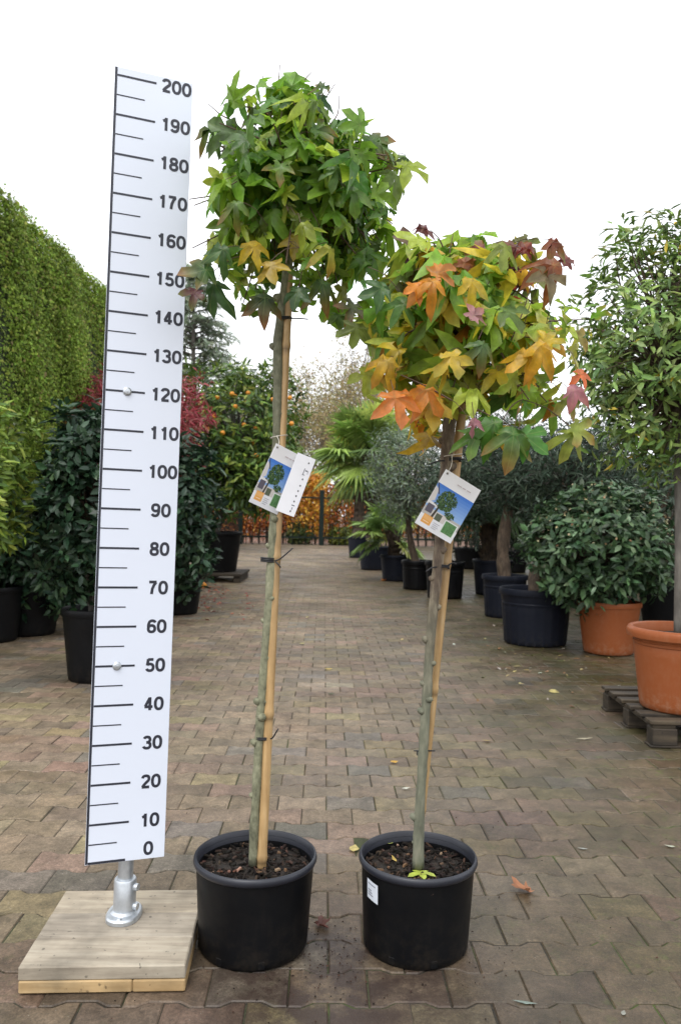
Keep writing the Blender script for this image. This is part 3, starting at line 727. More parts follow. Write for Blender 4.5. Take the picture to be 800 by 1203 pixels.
# red topped shrub behind the ruler
yb = 9.6; g = P(160, 700, yb)
rr, gg, cc = potted_shrub('potted_photinia', 'tall shrub with crimson top leaves behind the white ruler', 'potted shrub', 160, 714, .30, .24, .45, M['black_pot'],
    P(168, 570, yb), (.62, .6, .85), M['leaf'], SLIM, .10, [(.03,.06,.025,4), (.05,.085,.03,3), (.30,.035,.04,2)], 150, 15, .14, stems=5)
crown(rr, 'red_foliage', M['leaf'], P(160, 500, yb), (.88, .7, .62), 260, 22, STRIP, .12, [(.36,.055,.072,5), (.28,.045,.055,3), (.44,.11,.12,3), (.19,.05,.04,2)], .14, shell=.55)
# orange tree on its wooden board
ob = G(252, 670, .15); yb = ob[1]
board = thing('wooden_board', (ob[0], ob[1], 0), 'flat weathered wooden board under the orange tree pot', 'board')
for k in range(5):
    b = MB(); b.box((ob[0]-.05, ob[1]-.5+.25*k, .12), (1.15, .2, .04), bev=.004); b.build('slat', M['pallet_wood'], board)
for k in (-1, 0, 1):
    b = MB(); b.box((ob[0]-.05+k*.5, ob[1], .05), (.1, 1.15, .10), bev=.004); b.build('bearer', M['pallet_wood'], board)
ob = np.array((ob[0], ob[1], .141))
orange = thing('potted_orange_tree', ob, 'orange tree full of ripe fruit in a black pot on a board', 'potted tree')
sc, pb = pot(orange, ob, .47, .36, .66, M['black_pot'], None, .05, .03, soil_drop=.08)
oc = P(279, 515, yb)
tr = MB(); tr.tube(curve([sc-np.array((0,0,.02)), sc*.6+oc*.4+np.array((.05,0,0)), oc], 10), np.linspace(.06, .035, 10), 10); tr.build('trunk', M['bark_grey'], orange, smooth=True)
citrus = [(.085,.16,.03,5), (.14,.22,.035,4), (.05,.10,.025,3), (.24,.31,.05,2.5)]
cl = crown(orange, 'foliage', M['gloss_leaf'], oc, (1.08, .95, 1.28), 420, 22, SLIM, .14, citrus, .20, shell=.45)
limbs(orange, 'branches', M['bark_grey'], oc-np.array((0,0,.6)), cl, .022, .004, 6, 5, 2)
for (u, v) in [(258,466),(272,460),(277,468),(290,464),(288,472),(252,492),(238,500),(243,500),(226,501),(296,518),(302,505),(303,532),(248,546),(276,478),(318,470),(331,508),(286,498),(345,500),(340,465),(264,505)]:
    q = P(u+random.uniform(-3, 3), v+random.uniform(-4, 4), yb-random.uniform(.55, 1.0)); b = MB()
    b.lathe([(.002, -.038), (.022, -.032), (.036, -.013), (.039, 0), (.036, .015), (.022, .031), (.004, .036)], q, 14); b.build('orange_fruit', M['orange'], orange, smooth=True)

# ------------------------------------------------------------------ right row
def fan_palm(u, vbase, rt, h, crown_uv, trunk_r, nf, fr, label, pal, seed):
    rs = np.random.default_rng(seed); g = G(u, vbase); y = g[1]
    root = thing('potted_fan_palm', g, label, 'potted palm', 'fan palms in black pots')
    sc, pb = pot(root, g, rt, rt*.8, h, M['blue_pot'], None, .04, .02, soil_drop=.06)
    top = P(*crown_uv, y); tr = MB(); n = 14; pts = curve([sc-np.array((0,0,.03)), (sc+top)/2+np.array((.03, 0, 0)), top], n)
    tr.tube(pts, trunk_r*(1+.12*rs.normal(size=n))*np.linspace(1.1, .9, n), 12)
    for k in range(90):                                      # old leaf bases
        t = rs.random(); i = int(t*(n-1)); p = pts[i]; a = rs.random()*6.28; d = np.array((math.cos(a), math.sin(a), .9))
        tr.tube([p+d*trunk_r*np.array((.9,.9,0)), p+d*trunk_r*1.3*np.array((1,1,.6))], [.02, .006], 4)
    tr.build('trunk', M['fibre'], root, smooth=False)
    for k in range(nf):
        fm = MB(); a = rs.random()*6.28; el = math.radians(-50+125*rs.random()**.8)
        d = np.array((math.cos(a)*math.cos(el), math.sin(a)*math.cos(el), math.sin(el)))
        L = fr*(.75+.3*rs.random()); hub = top + d*L + np.array((0, 0, -.12*L))
        fm.tube(curve([top, top+d*L*.5+np.array((0,0,.03)), hub], 5), [.014, .012, .010, .009, .008], 4, False, (.10, .15, .035))
        side = unit(np.cross(d, (0, 0, 1.))); nrm = unit(np.cross(side, d))
        c = pick(pal, 1, .15)[0]; nb = 30
        for j in range(nb):
            th = math.radians(-150+300*j/(nb-1)); dl = d*math.cos(th)+side*math.sin(th)
            ln = fr*.95*(1-.25*abs(th)/2.6)*(.9+.2*rs.random()); wd = .020+.016*fr
            tn = np.cross(dl, nrm); zig = nrm*.015*(1 if j % 2 else -1)
            p1 = hub+dl*ln*.5+tn*wd+zig+np.array((0,0,-.04*ln)); p2 = hub+dl*ln*.5-tn*wd-zig+np.array((0,0,-.04*ln))
            p3 = hub+dl*ln+np.array((0,0,-(.12+.30*rs.random())*ln))
            fm.add([hub, p1, p3, p2], [(0, 1, 2, 3)], np.clip(c*(1+.12*rs.normal()), .01, .9))
        fm.build('frond', M['palm_leaf'], root)
pg = [(.20,.31,.075,3), (.28,.39,.09,3), (.40,.48,.12,1.6), (.12,.19,.06,1.6)]
fan_palm(421, 655, .30, .55, (420, 548), .15, 46, .68, 'fan palm in the farthest black pot of the right row', pg, 21)
fan_palm(439, 669, .33, .48, (434, 528), .17, 52, .72, 'bright fan palm with thick brown trunk, second pot from the fence', pg+[(.28,.34,.05,2)], 22)
fan_palm(464, 682, .27, .44, (458, 622), .10, 18, .42, 'short fan palm in a small pot under olive foliage', pg, 23)
fan_palm(578, 698, .30, .50, (572, 575), .16, 30, .55, 'dark fan palm with thick trunk behind the right tag', [(.03,.06,.025,3), (.05,.085,.03,2)], 24)

def olive(u, vbase, rt, h, crown_uv, cr_, label, pal, potmat, tr_r=.05, ncl=170, dy=0.0):
    g = G(u, vbase); y = g[1]
    root = thing('potted_olive_tree', g, label, 'potted tree', 'olive trees in dark plastic pots')
    sc, pb = pot(root, g, rt, rt*.82, h, potmat, None, .05, .02, soil_drop=.07, bands=((h*.72, .012, .004),), ribs=True, seg=96)
    cc = P(*crown_uv, y+dy); n = 12
    tr = MB(); tr.tube(curve([sc-np.array((0,0,.03)), sc*.65+cc*.35+np.array((-.06, 0, 0)), cc-np.array((0,0,.1))], n), np.linspace(tr_r*1.3, tr_r*.6, n)*(1+.1*rng.normal(size=n)), 10); tr.build('trunk', M['bark_brown'], root, smooth=True)
    cl = crown(root, 'foliage', M['matt_leaf'], cc, cr_, ncl, 34, STRIP, .085, pal, .17, shell=.35, lump=.2)
    limbs(root, 'branches', M['bark_grey'], cc-np.array((0, 0, cr_[2]*.6)), cl, .012, .003, 6, 4, 2)
    return root
og = [(.20,.25,.185,4), (.27,.32,.25,3), (.13,.17,.11,3), (.15,.21,.08,1.5)]
dk = [(.05,.075,.05,4), (.08,.105,.075,2), (.03,.05,.03,3)]
olive(489, 692, .24, .44, (478, 560), (.58, .5, .78), 'silvery olive tree whose pale crown covers the palms', og, M['black_pot'], .05, 230)
olive(522, 702, .28, .50, (545, 560), (.62, .6, .60), 'olive tree in a wide black pot behind the right tag', dk+[(.12,.15,.11,2)], M['black_pot'], .08, 200)
olive(592, 724, .26, .47, (606, 545), (.55, .5, .55), 'dark olive tree in the black pot just behind the blue black pot', dk, M['blue_pot'], .07, 170)
olive(628, 755, .325, .49, (668, 545), (.60, .5, .42), 'olive in the wide ribbed blue black pot nearest the path', dk, M['blue_pot'], .06, 170, .4)
# rounded evergreen bush in a terracotta pot
laurel = [(.055,.105,.045,5), (.08,.14,.06,4), (.032,.065,.03,3), (.14,.20,.11,1.3)]
g = G(714, 766); y = g[1]
rr, gg, cc = potted_shrub('potted_laurel', 'round dark evergreen bush in a terracotta pot', 'potted shrub', 714, 766, .262, .20, .43, M['terracotta'],
    P(703, 642, y), (.55, .52, .50), M['gloss_leaf'], OVAL, .082, laurel, 330, 18, .10, shell=.45, lump=.07, stems=8)
n = 320; d = sph(n); d[:, 2] = np.abs(d[:, 2])*.9; pos = cc + unit(d)*np.array((.56, .52, .51))*(1+.06*rng.normal(size=(n, 1)))
fb = leaves('flower_buds', M['leaf'], rr, [oval_leaf(.4, .1)], pos, sph(n)+np.array((0, 0, .5)), sph(n), .024, pick([(.42,.36,.22,3), (.36,.30,.16,2), (.30,.16,.08,1)], n))
tag(fb, kind='stuff')
# dark plants behind the right row
def dark_plant(u, vbase, rt, crown_uv, r, label):
    g = G(u, vbase)
    potted_shrub('potted_evergreen', label, 'potted shrub', u, vbase, rt, rt*.8, .45, M['black_pot'], P(*crown_uv, g[1]), r, M['gloss_leaf'], SLIM, .10,
                 [(.02,.04,.02,4), (.035,.06,.03,3)], 150, 16, .16, 'dark evergreens behind the right row')
dark_plant(785, 735, .32, (770, 600), (.85, .6, .85), 'dark evergreen in a black pot between the terracotta pots')
dark_plant(668, 700, .36, (660, 580), (1.1, .7, 1.0), 'dark evergreen standing behind the round bush')
dark_plant(745, 694, .36, (750, 570), (1.2, .7, 1.1), 'dark evergreen behind the round bush, nearest the right edge')
dark_plant(600, 672, .36, (600, 590), (1.0, .7, .95), 'dark evergreen behind the olive pots, right of the right tag')
dark_plant(700, 712, .34, (715, 640), (.9, .6, .62), 'low dark evergreen filling the gap behind the round bush')
dark_plant(552, 668, .36, (556, 600), (.9, .7, .95), 'dark evergreen behind the right tag, farthest down its row')
dark_plant(72, 706, .34, (60, 610), (.7, .6, .95), 'dark evergreen added to shade the ground by the clipped hedge, left of the camellia')  # extra plant, put in to darken the ground under the left shrubs
def back_hedge():
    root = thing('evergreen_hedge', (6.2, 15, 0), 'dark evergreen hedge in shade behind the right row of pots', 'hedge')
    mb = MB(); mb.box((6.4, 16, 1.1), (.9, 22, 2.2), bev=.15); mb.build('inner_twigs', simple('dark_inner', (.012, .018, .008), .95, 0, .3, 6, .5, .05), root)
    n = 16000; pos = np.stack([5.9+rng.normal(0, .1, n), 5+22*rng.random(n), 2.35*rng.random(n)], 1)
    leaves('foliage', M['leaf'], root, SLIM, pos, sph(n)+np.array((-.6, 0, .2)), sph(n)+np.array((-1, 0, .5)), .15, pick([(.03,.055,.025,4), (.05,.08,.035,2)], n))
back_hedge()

# wooden pallet with the big terracotta pot and its clipped tree
pc = np.array((1.88, 4.30, 0)); 
def pallet():
    a = G(707, 836); 
    fl = G(763, 878); bl = G(706, 832); d = unit(bl-fl); s = np.array((d[1], -d[0], 0)); 
    L, W = np.linalg.norm(bl-fl), 1.0
    root = thing('wooden_pallet', fl+(bl-fl)/2+s*.4, 'dark weathered wooden pallet under the large terracotta pot', 'pallet')
    A = np.stack([s, d, (0, 0, 1)])
    for k in range(3):
        t = (0.045, .5, .955)[k]; 
        for q in (.07, W/2, W-.07):
            b = MB(); b.box(fl+d*L*t+s*q+np.array((0,0,.052)), (.12, .09, .082), A, .004); b.build('block', M['pallet_wood'], root)
        b = MB(); b.box(fl+d*L*t+s*W/2+np.array((0,0,.006)), (W, .09, .010), A, .002); b.build('base_board', M['pallet_wood'], root)
    for q in (.07, W/2, W-.07):
        b = MB(); b.box(fl+d*L*.5+s*q+np.array((0,0,.102)), (.11, L*.99, .018), A, .002); b.build('bearer', M['pallet_wood'], root)
    nb = 6
    for k in range(nb):
        b = MB(); b.box(fl+d*L*(.04+.92*k/(nb-1))+s*W/2+np.array((0,0,.122+.0005*k)), (W, .085, .018), A, .003, (1.25, 1.25, 1.2)); b.build('deck_board', M['pallet_wood'], root)
    return .134
pz = pallet()
q = P(800, 735, 4.15); pc = np.array((q[0], 4.15, pz))
std = thing('potted_standard_tree', pc, 'clipped evergreen tree with bare stem in a large terracotta pot on a pallet', 'potted tree')
hp = P(800, 737, 4.15)[2]-pz
sc, pb = pot(std, pc, .272, .20, hp, M['terracotta'], None, .045, .03, soil_drop=.05, bands=((hp*.80, .012, .006),), seg=80)
tp = P(797, 540, 4.15)
tr = MB(); n = 14; tr.tube(curve([(sc[0]-.012, 4.15, sc[2]-.02), P(798, 640, 4.15), tp, P(800, 470, 4.15)], n), np.linspace(.027, .020, n), 12); tr.build('trunk', M['bark_grey'], std, smooth=True)
stp = [(.16,.26,.06,5), (.22,.32,.075,4), (.09,.16,.045,3), (.30,.39,.13,2), (.50,.38,.03,.30)]
cl = crown(std, 'foliage', M['gloss_leaf'], P(806, 415, 4.2), (.58, .56, .69), 440, 18, SLIM, .070, stp, .09, shell=.40, lump=.10)
limbs(std, 'branches', M['bark_brown'], P(800, 470, 4.15), cl, .010, .002, 6, 5, 1)

# ------------------------------------------------------------------ measuring ruler on its wooden base
def arc(cx, cz, rx, rz, a0, a1, n=18, p=.86):
    t = np.radians(np.linspace(a0, a1, n)); c, sn = np.cos(t), np.sin(t)
    return [(cx+rx*math.copysign(abs(a)**p, a), cz+rz*math.copysign(abs(b)**p, b)) for a, b in zip(c, sn)]
SW = .215                                             # stroke width; digits sit in a cell .50 wide, 0..1 high (scaled by height)
DIG = {'0': [arc(.35, .5, .265, .43, 0, 360, 40)],
       '1': [[(.43, 0), (.43, 1.0)], [(.43, .90), (.33, .79), (.19, .725)]],
       '2': [arc(.35, .705, .245, .225, 172, -38, 22) + [(.40, .42), (.20, .20), (.115, .068)], [(.07, .062), (.63, .062)]],
       '3': [arc(.335, .725, .225, .205, 160, -88, 20)+[(.29, .52)], [(.29, .52)]+arc(.335, .292, .255, .225, 88, -165, 22)],
       '4': [[(.45, 0), (.45, 1.0)], [(.42, .93), (.10, .30)], [(.05, .27), (.66, .27)]],
       '5': [[(.60, .925), (.20, .925)], [(.205, .97), (.14, .47)], arc(.34, .325, .255, .255, 140, -160, 26)],
       '6': [arc(.36, .315, .245, .245, 0, 360, 32), arc(.40, .46, .285, .47, 180, 40, 18, .8)],
       '7': [[(.06, .93), (.62, .93)], [(.58, .92), (.42, .68), (.31, .40), (.255, 0)]],
       '8': [arc(.35, .735, .215, .195, 0, 360, 30), arc(.35, .275, .25, .215, 0, 360, 32)],
       '9': [arc(.34, .685, .245, .245, 0, 360, 32), arc(.30, .54, .285, .47, 0, -140, 18, .8)]}
def digits(mb, text, xc, zc, hgt, q):
    adv = .775; x0 = xc - adv*hgt*len(text)/2 + .035*hgt; lift = 0
    for ci, ch in enumerate(text):
        for st in DIG[ch]:
            p = np.array(st); closed = np.allclose(p[0], p[-1]); d = np.gradient(p, axis=0)
            if closed: d[0] = d[-1] = p[1]-p[-2]
            nrm = unit(np.stack([-d[:, 1], d[:, 0]], 1))*SW/2; V = []; lift += 1
            for s_ in (1, -1):
                for a in p+nrm*s_: V.append(q(x0+(ci*adv+a[0])*hgt, zc+(a[1]-.5)*hgt, .00045+.00003*(lift % 5)))
            n = len(p); mb.add(V, [(n+k, n+k+1, k+1, k) for k in range(n-1)])
def ruler():
    YL, YR = 1.991, 2.06
    bl = P(100, 1017, YL); br = P(192.5, 1006, YR)
    ex = unit((br-bl)*np.array((1, 1, 0))); W = .197
    th = math.radians(1.12); ez0 = np.array((0, 0, 1.))
    ez = math.cos(th)*ez0 + math.sin(th)*ex; ex = math.cos(th)*ex - math.sin(th)*ez0; ey = np.cross(ez, ex)   # ey points away from the camera
    bc = (G(23, 1169)+G(223, 1165))/2
    root = thing('height_ruler', (-.565, 2.03, 0), 'tall white measuring board numbered 0 to 200 on a wooden foot', 'ruler')
    A = np.stack([ex, ey, ez]); T = .004
    def q(x, z, d=0.0): return bl + ex*x + ez*z - ey*d
    b = MB(); b.box(q(W/2, 1.0105, -T/2), (W, T, 2.022), A, .0008); panel = b.build('panel', M['white'], root)
    # printed marks
    mk = MB()
    def bar(x0, x1, z, hh, d=.0006): mk.box(q((x0+x1)/2, z, d/2), (x1-x0, d, hh), A)
    mk.box(q(.0035, 1.0105, .0003), (.006, .0006, 2.018), A)
    for k in range(41):
        z = k*.05
        if k == 0: bar(.007, .098, .0035, .006)
        elif k % 2 == 0: bar(.007, .104, z, .0052)
        else: bar(.007, .076, z, .0030)
    mk.build('scale_marks', M['ink'], panel)
    for k in range(21):
        z = k*.10 if k else .027
        m2 = MB(); digits(m2, str(k*10), W-.0415, z, .0335, lambda x, zz, d: q(x, zz, d))
        m2.build('number', M['ink'], panel)
    for z in (.50, 1.20):
        c = q(.060, z); s = MB(); N = 20
        for r0, r1, d0, d1 in ((.0115, .0105, 0, .003), (.0105, .007, .003, .0055), (.007, .0001, .0055, .0065)):
            s.tube([c-ey*d0, c-ey*d1], [r0, r1], N, False)
        smooth_angle(s.build('screw', M['steel'], panel), 30)
    # pole and flange
    pt = q(.104, .30, -.0262); low = q(.104, 0, -.0262); foot = low - ez*((low[2]-.0625)/ez[2])
    s = MB(); ptop = q(.104, 1.9, -.0262); s.tube([foot+np.array((0, 0, .01)), pt, ptop], .0195, 24); pole = smooth_angle(s.build('pole', M['steel'], root), 40)
    du = unit(pt-foot); s = MB(); s.tube([foot+du*.008, foot+du*.012, foot+du*.094, foot+du*.098], [.0285, .0285, .0285, .026], 28)
    s.tube([foot+du*.004, foot+du*.012, foot+du*.018], [.040, .036, .0285], 28)
    col_ = smooth_angle(s.build('collar', M['steel'], root), 35)
    s = MB(); N = 40; pr = []
    for (k, z) in ((1.0, 0), (1.0, .009), (.93, .013)):
        for j in range(N):
            a = 2*math.pi*j/N; ca, sa = math.cos(a), math.sin(a)
            pr.append((foot[0]+.044*k*math.copysign(abs(ca)**.8, ca), foot[1]+.058*k*math.copysign(abs(sa)**.9, sa), foot[2]+z))
    s.add(pr, [(i*N+j, i*N+(j+1) % N, (i+1)*N+(j+1) % N, (i+1)*N+j) for i in range(2) for j in range(N)] + [[2*N+j for j in range(N)]])
    smooth_angle(s.build('flange', M['steel'], root), 40)
    for k in (.028, .078):
        c = foot+du*k+np.array((.026, -.006, 0)); s = MB(); s.tube([c, c+np.array((.010, -.003, 0))], [.0095, .0088], 16); smooth_angle(s.build('set_screw', M['steel'], col_), 40)
    for sg in (-1, 1):
        c = foot+np.array((0, sg*.047, .013)); s = MB(); s.tube([c, c+np.array((0,0,.004))], [.007, .005], 14); smooth_angle(s.build('bolt', M['steel'], col_), 40)
    # wooden base: three weathered planks over two fresh ones
    fl, fr_, rb_, lb_ = G(23.5, 1137, .0615), G(223.5, 1133.5, .0615), G(236, 1045, .0615), G(76, 1046, .0615)
    ux = unit(((fr_-fl)+(rb_-lb_))/2); uy = np.array((-ux[1], ux[0], 0)); cen = (fl+fr_+rb_+lb_)/4
    LX = (np.linalg.norm(fr_-fl)+np.linalg.norm(rb_-lb_))/2; LY = np.dot((lb_-fl)+(rb_-fr_), uy)/2
    B = np.stack([ux, uy, (0, 0, 1)]); base = cen*np.array((1, 1, 0))
    for k in range(3):
        t = ((1, 1, 1), (.93, .93, .95), (1.05, 1.03, 1.0))[k]
        s = MB(); s.box(base+uy*LY*(k-1)/3+ux*(.001*(k-1))+np.array((0,0,.0455)), (LX, LY/3-.0012, .0325), B, .003, t); s.build('plank', M['old_wood'], root)
    w1 = LX*.68
    s = MB(); s.box(base-ux*(LX-w1)/2+np.array((0,0,.0148))-uy*.003, (w1-.001, LY-.004, .0290), B, .003); s.build('plank', M['new_wood'], root)
    s = MB(); s.box(base+ux*w1/2+np.array((0,0,.0146))-uy*.004, (LX-w1-.001, LY-.006, .0286), B, .003, (.9, .88, .85)); s.build('plank', M['new_wood'], root)
ruler()

# ------------------------------------------------------------------ the two sweetgum trees
def node_trunk(path_uv, ys, radii_px, n=70):
    """trunk through photo points; radius in photo pixels"""
    pts = np.array([P(u, v, y) for (u, v), y in zip(path_uv, ys)]); c = curve(pts, n)
    r = np.interp(np.linspace(0, 1, n), np.linspace(0, 1, len(radii_px)), radii_px)*2.06/F
    return c, r
def chips(root, sc, rad, n, pal, mat, name='bark_chips', kind='stuff'):
    V, Fc, Cc = [], [], []; off = 0
    for k in range(n):
        a, r = random.uniform(0, 6.28), rad*math.sqrt(random.random()); c = np.array((sc[0]+r*math.cos(a), sc[1]+r*math.sin(a), sc[2]+random.uniform(.002, .012)))
        t = random.uniform(0, 3.14); L, wd, hh = random.uniform(.003, .012), random.uniform(.002, .005), random.uniform(.002, .005)
        e1 = np.array((math.cos(t), math.sin(t), random.uniform(-.4, .4))); e2 = np.array((-math.sin(t), math.cos(t), random.uniform(-.4, .4)))
        top = np.array((0, 0, hh))
        for s1, s2, z in ((-1,-1,0), (1,-.7,0), (.8,1,0), (-.9,.8,0), (-.7,-.7,1), (.8,-.5,1), (.6,.8,1), (-.7,.6,1)):
            V.append(c+e1*L*s1+e2*wd*s2+top*z)
        Fc += [[off+i for i in f] for f in ((4,5,6,7), (0,1,5,4), (1,2,6,5), (2,3,7,6), (3,0,4,7))]; off += 8
        Cc += [pick(pal, 1, .2)[0]]*8
    o = arr_mesh(name, V, [i for f in Fc for i in f], [4]*len(Fc), mat, root, smooth=False, tint=np.array(Cc)); tag(o, kind=kind); return o
M['chip'] = tinted('bark_chip', .8, .2, .25)
chip_pal = [(.008,.006,.0045,9), (.018,.012,.009,5), (.045,.026,.018,2), (.15,.085,.05,.5), (.32,.22,.14,.25)]

def bamboo(root, p0, p1, r0, r1, nodes):
    n = 160; t = np.linspace(0, 1, n); pts = p0 + (p1-p0)*t[:, None]
    r = r0+(r1-r0)*t; col = np.ones((n, 3))
    for k in nodes:
        r = r*(1 + .20*np.exp(-((t-k)/.006)**2)); col *= (1-.55*np.exp(-((t-k+.008)/.005)**2))[:, None]
    b = MB(); b.tube(pts, r, 14); b.c = [np.vstack([np.repeat(col, 14, 0)])]; return b.build('bamboo_stake', M['bamboo'], root, smooth=True)
def tie(root, c, rx, ry, tail=None, turns=2, r=.0022, tilt=0.0):
    b = MB(); n = 40*turns; t = np.linspace(0, 2*math.pi*turns, n)
    pts = np.stack([c[0]+rx*np.cos(t), c[1]+ry*np.sin(t), c[2]+tilt*np.cos(t)+.0042*(t/6.28-turns/2)], 1); b.tube(pts, r, 6)
    if tail is not None:
        for tl in tail: b.tube(curve(tl, 6), np.linspace(r*.95, r*.8, 6), 6)
    return b.build('cable_tie', M['tie'], root, smooth=True)

def sweetgum(label, pot_uv, pot_lean, trunk_uv, ys, rpx, trunk_mat_name, knobs, stake, crown_c, crown_R, nbr, per, palf, size, heroes, dead_twigs, ties, seed, pot_r, sticker=False):
    global rng
    rng = np.random.default_rng(seed); random.seed(seed)
    g = G(*pot_uv); root = thing('potted_sweetgum', g, label, 'potted tree', 'staked young trees in black pots')
    sc, pb = pot(root, g, pot_r, pot_r*.875, .231, M['black_pot'], M['pot_edge'], (.016), .008, (pot_lean, 0), .038, seg=96, wall=.004)
    for a in np.linspace(0, 2*math.pi, 9)[:-1]+.25:                 # drain slots near the foot
        q = np.array((g[0]+pot_r*.877*math.cos(a), g[1]+pot_r*.877*math.sin(a), .016)); b = MB()
        b.box(q, (.003, .016, .018), [(math.cos(a), math.sin(a), 0), (-math.sin(a), math.cos(a), 0), (0, 0, 1)], .001); b.build('drain_slot', M['black_pot'], pb)
    chips(root, sc, pot_r*.88, 420, chip_pal, M['chip'])
    c, r = node_trunk(trunk_uv, ys, rpx)
    b = MB(); rr_ = r*(1+.05*rng.normal(size=len(r))); b.tube(c, rr_, 16)
    vv = b.v[0]; ctr = np.repeat(c, 16, 0); ph = np.tile(np.arange(16), len(c))*.39; zz = ctr[:, 2]
    vv[:] = ctr + (vv-ctr)*(1 + .07*np.sin(3*ph+zz*31)*np.sin(zz*47+ph) + .05*rng.normal(size=len(vv)))[:, None]
    for t, ang, s in knobs:
        s *= 1.2  #                                      # pruned side buds and knots
        i = int(t*(len(c)-1)); d = np.array((math.cos(ang), math.sin(ang), .35)); p = c[i]+d*r[i]*.6
        b.tube([p, p+d*r[i]*.45*s, p+d*r[i]*.85*s, p+d*r[i]*1.0*s], np.array((.75, .62, .42, .12))*r[i]*s, 8)
    b.build('trunk', M[trunk_mat_name], root, smooth=True)
    p0, p1, r0, r1, nodes = stake; bamboo(root, p0, p1, r0, r1, nodes)
    for tt in ties: tie(root, *tt)
    # crown: branches, twigs, leaf stalks, leaves
    cc = np.asarray(crown_c, float); R = np.asarray(crown_R, float); top = c[-1]
    br = MB(); st = br; Lp, La, Ln = [], [], []
    kk = np.arange(nbr)+.5; ph_ = kk*2.399963; zq = 1-1.86*kk/nbr; d = np.stack([np.sqrt(1-zq**2)*np.cos(ph_), np.sqrt(1-zq**2)*np.sin(ph_), zq], 1); d = unit(d+rng.normal(0, .16, d.shape)); rng.shuffle(d)
    for k in range(len(d)):
        e = cc + d[k]*R*(.48+.50*random.random()**.8); s0 = c[-1-int(random.random()*10)]
        m = s0*.55+e*.45 + np.array((0, 0, .05)) + rng.normal(0, .02, 3)
        pts = curve([s0, m, e], 9); br.tube(pts, np.linspace(.0042, .0014, 9), 5, False)
        for j in range(per):
            t = .30+.70*(j+random.random())/per; q = pts[min(8, int(t*8))]
            out = unit(unit((q-cc)/R)+sph(1)[0]*.8); pl = random.uniform(.03, .07); le = q+out*pl+np.array((0, 0, -.01))
            lu, lv = 400+F*le[0]/le[1], 605-F*(le[2]-H)/le[1]
            if (lu > 430-(lv-285)*.55 and lv > 285 and seed == 101) or (seed == 202 and lu < 470-(lv-250)*.55): continue
            if 400+F*le[0]/le[1] < 226 or (400+F*le[0]/le[1] < 250 and out[0] < -.45): continue
            st.tube([q, (q+le)/2+np.array((0,0,.006)), le], [.0009, .0008, .0008], 3, False)
            Lp.append(le); La.append(out*.6+np.array((0, 0, -.65))+rng.normal(0, .45, 3)); Ln.append(unit((le-cc)/R)*.8+np.array((0, -.1, .45))+rng.normal(0, .65, 3))
    for (u0, v0, u1, v1, yy) in dead_twigs:
        a_, b_ = P(u0, v0, yy), P(u1, v1, yy); br.tube(curve([a_, (a_+b_)/2+rng.normal(0, .006, 3), b_], 7), np.linspace(.0022, .0010, 7), 5, False)
    n = len(Lp); Lp = np.array(Lp); sz = size*np.clip(1+rng.normal(0, .28, n), .4, 1.6)
    col, tipc = palf(Lp, n)
    hp, ha, hn, hs, hc, ht = [], [], [], [], [], []
    for (u, v, yy, spx, ang, colr, tilt) in heroes:
        q = P(u, v, yy); a = math.radians(ang); ax = np.array((math.cos(a), -.1, math.sin(a)))
        hs.append(.80*spx*yy/F); hp.append(q-ax*hs[-1]*.45); ha.append(ax); hn.append(np.array((tilt, -1, .45))); hc.append(np.clip(np.array(colr)*1.2, 0, .8)); ht.append(np.array(random.choice([(colr[0]*1.1, colr[1]*.7, colr[2]), (.22,.30,.05), (.40,.12,.05), (colr[0], colr[1]*1.15, colr[2])])))
        tw = Lp[np.argmin(np.linalg.norm(Lp-hp[-1], axis=1))]; st.tube(curve([tw, (tw+hp[-1])/2+np.array((0, 0, .012)), hp[-1]], 5), [.0010]*5, 3, False)
    br.build('branches', M['twig'], root, smooth=True)
    leaves('crown', M['sweetgum'], root, STAR, np.concatenate([Lp, hp]), np.concatenate([La, ha]), np.concatenate([Ln, hn]), np.concatenate([sz, hs]),
           np.concatenate([col, hc]), np.concatenate([tipc, ht]), .75, ragged=.030)
    return root, g, sc, pb

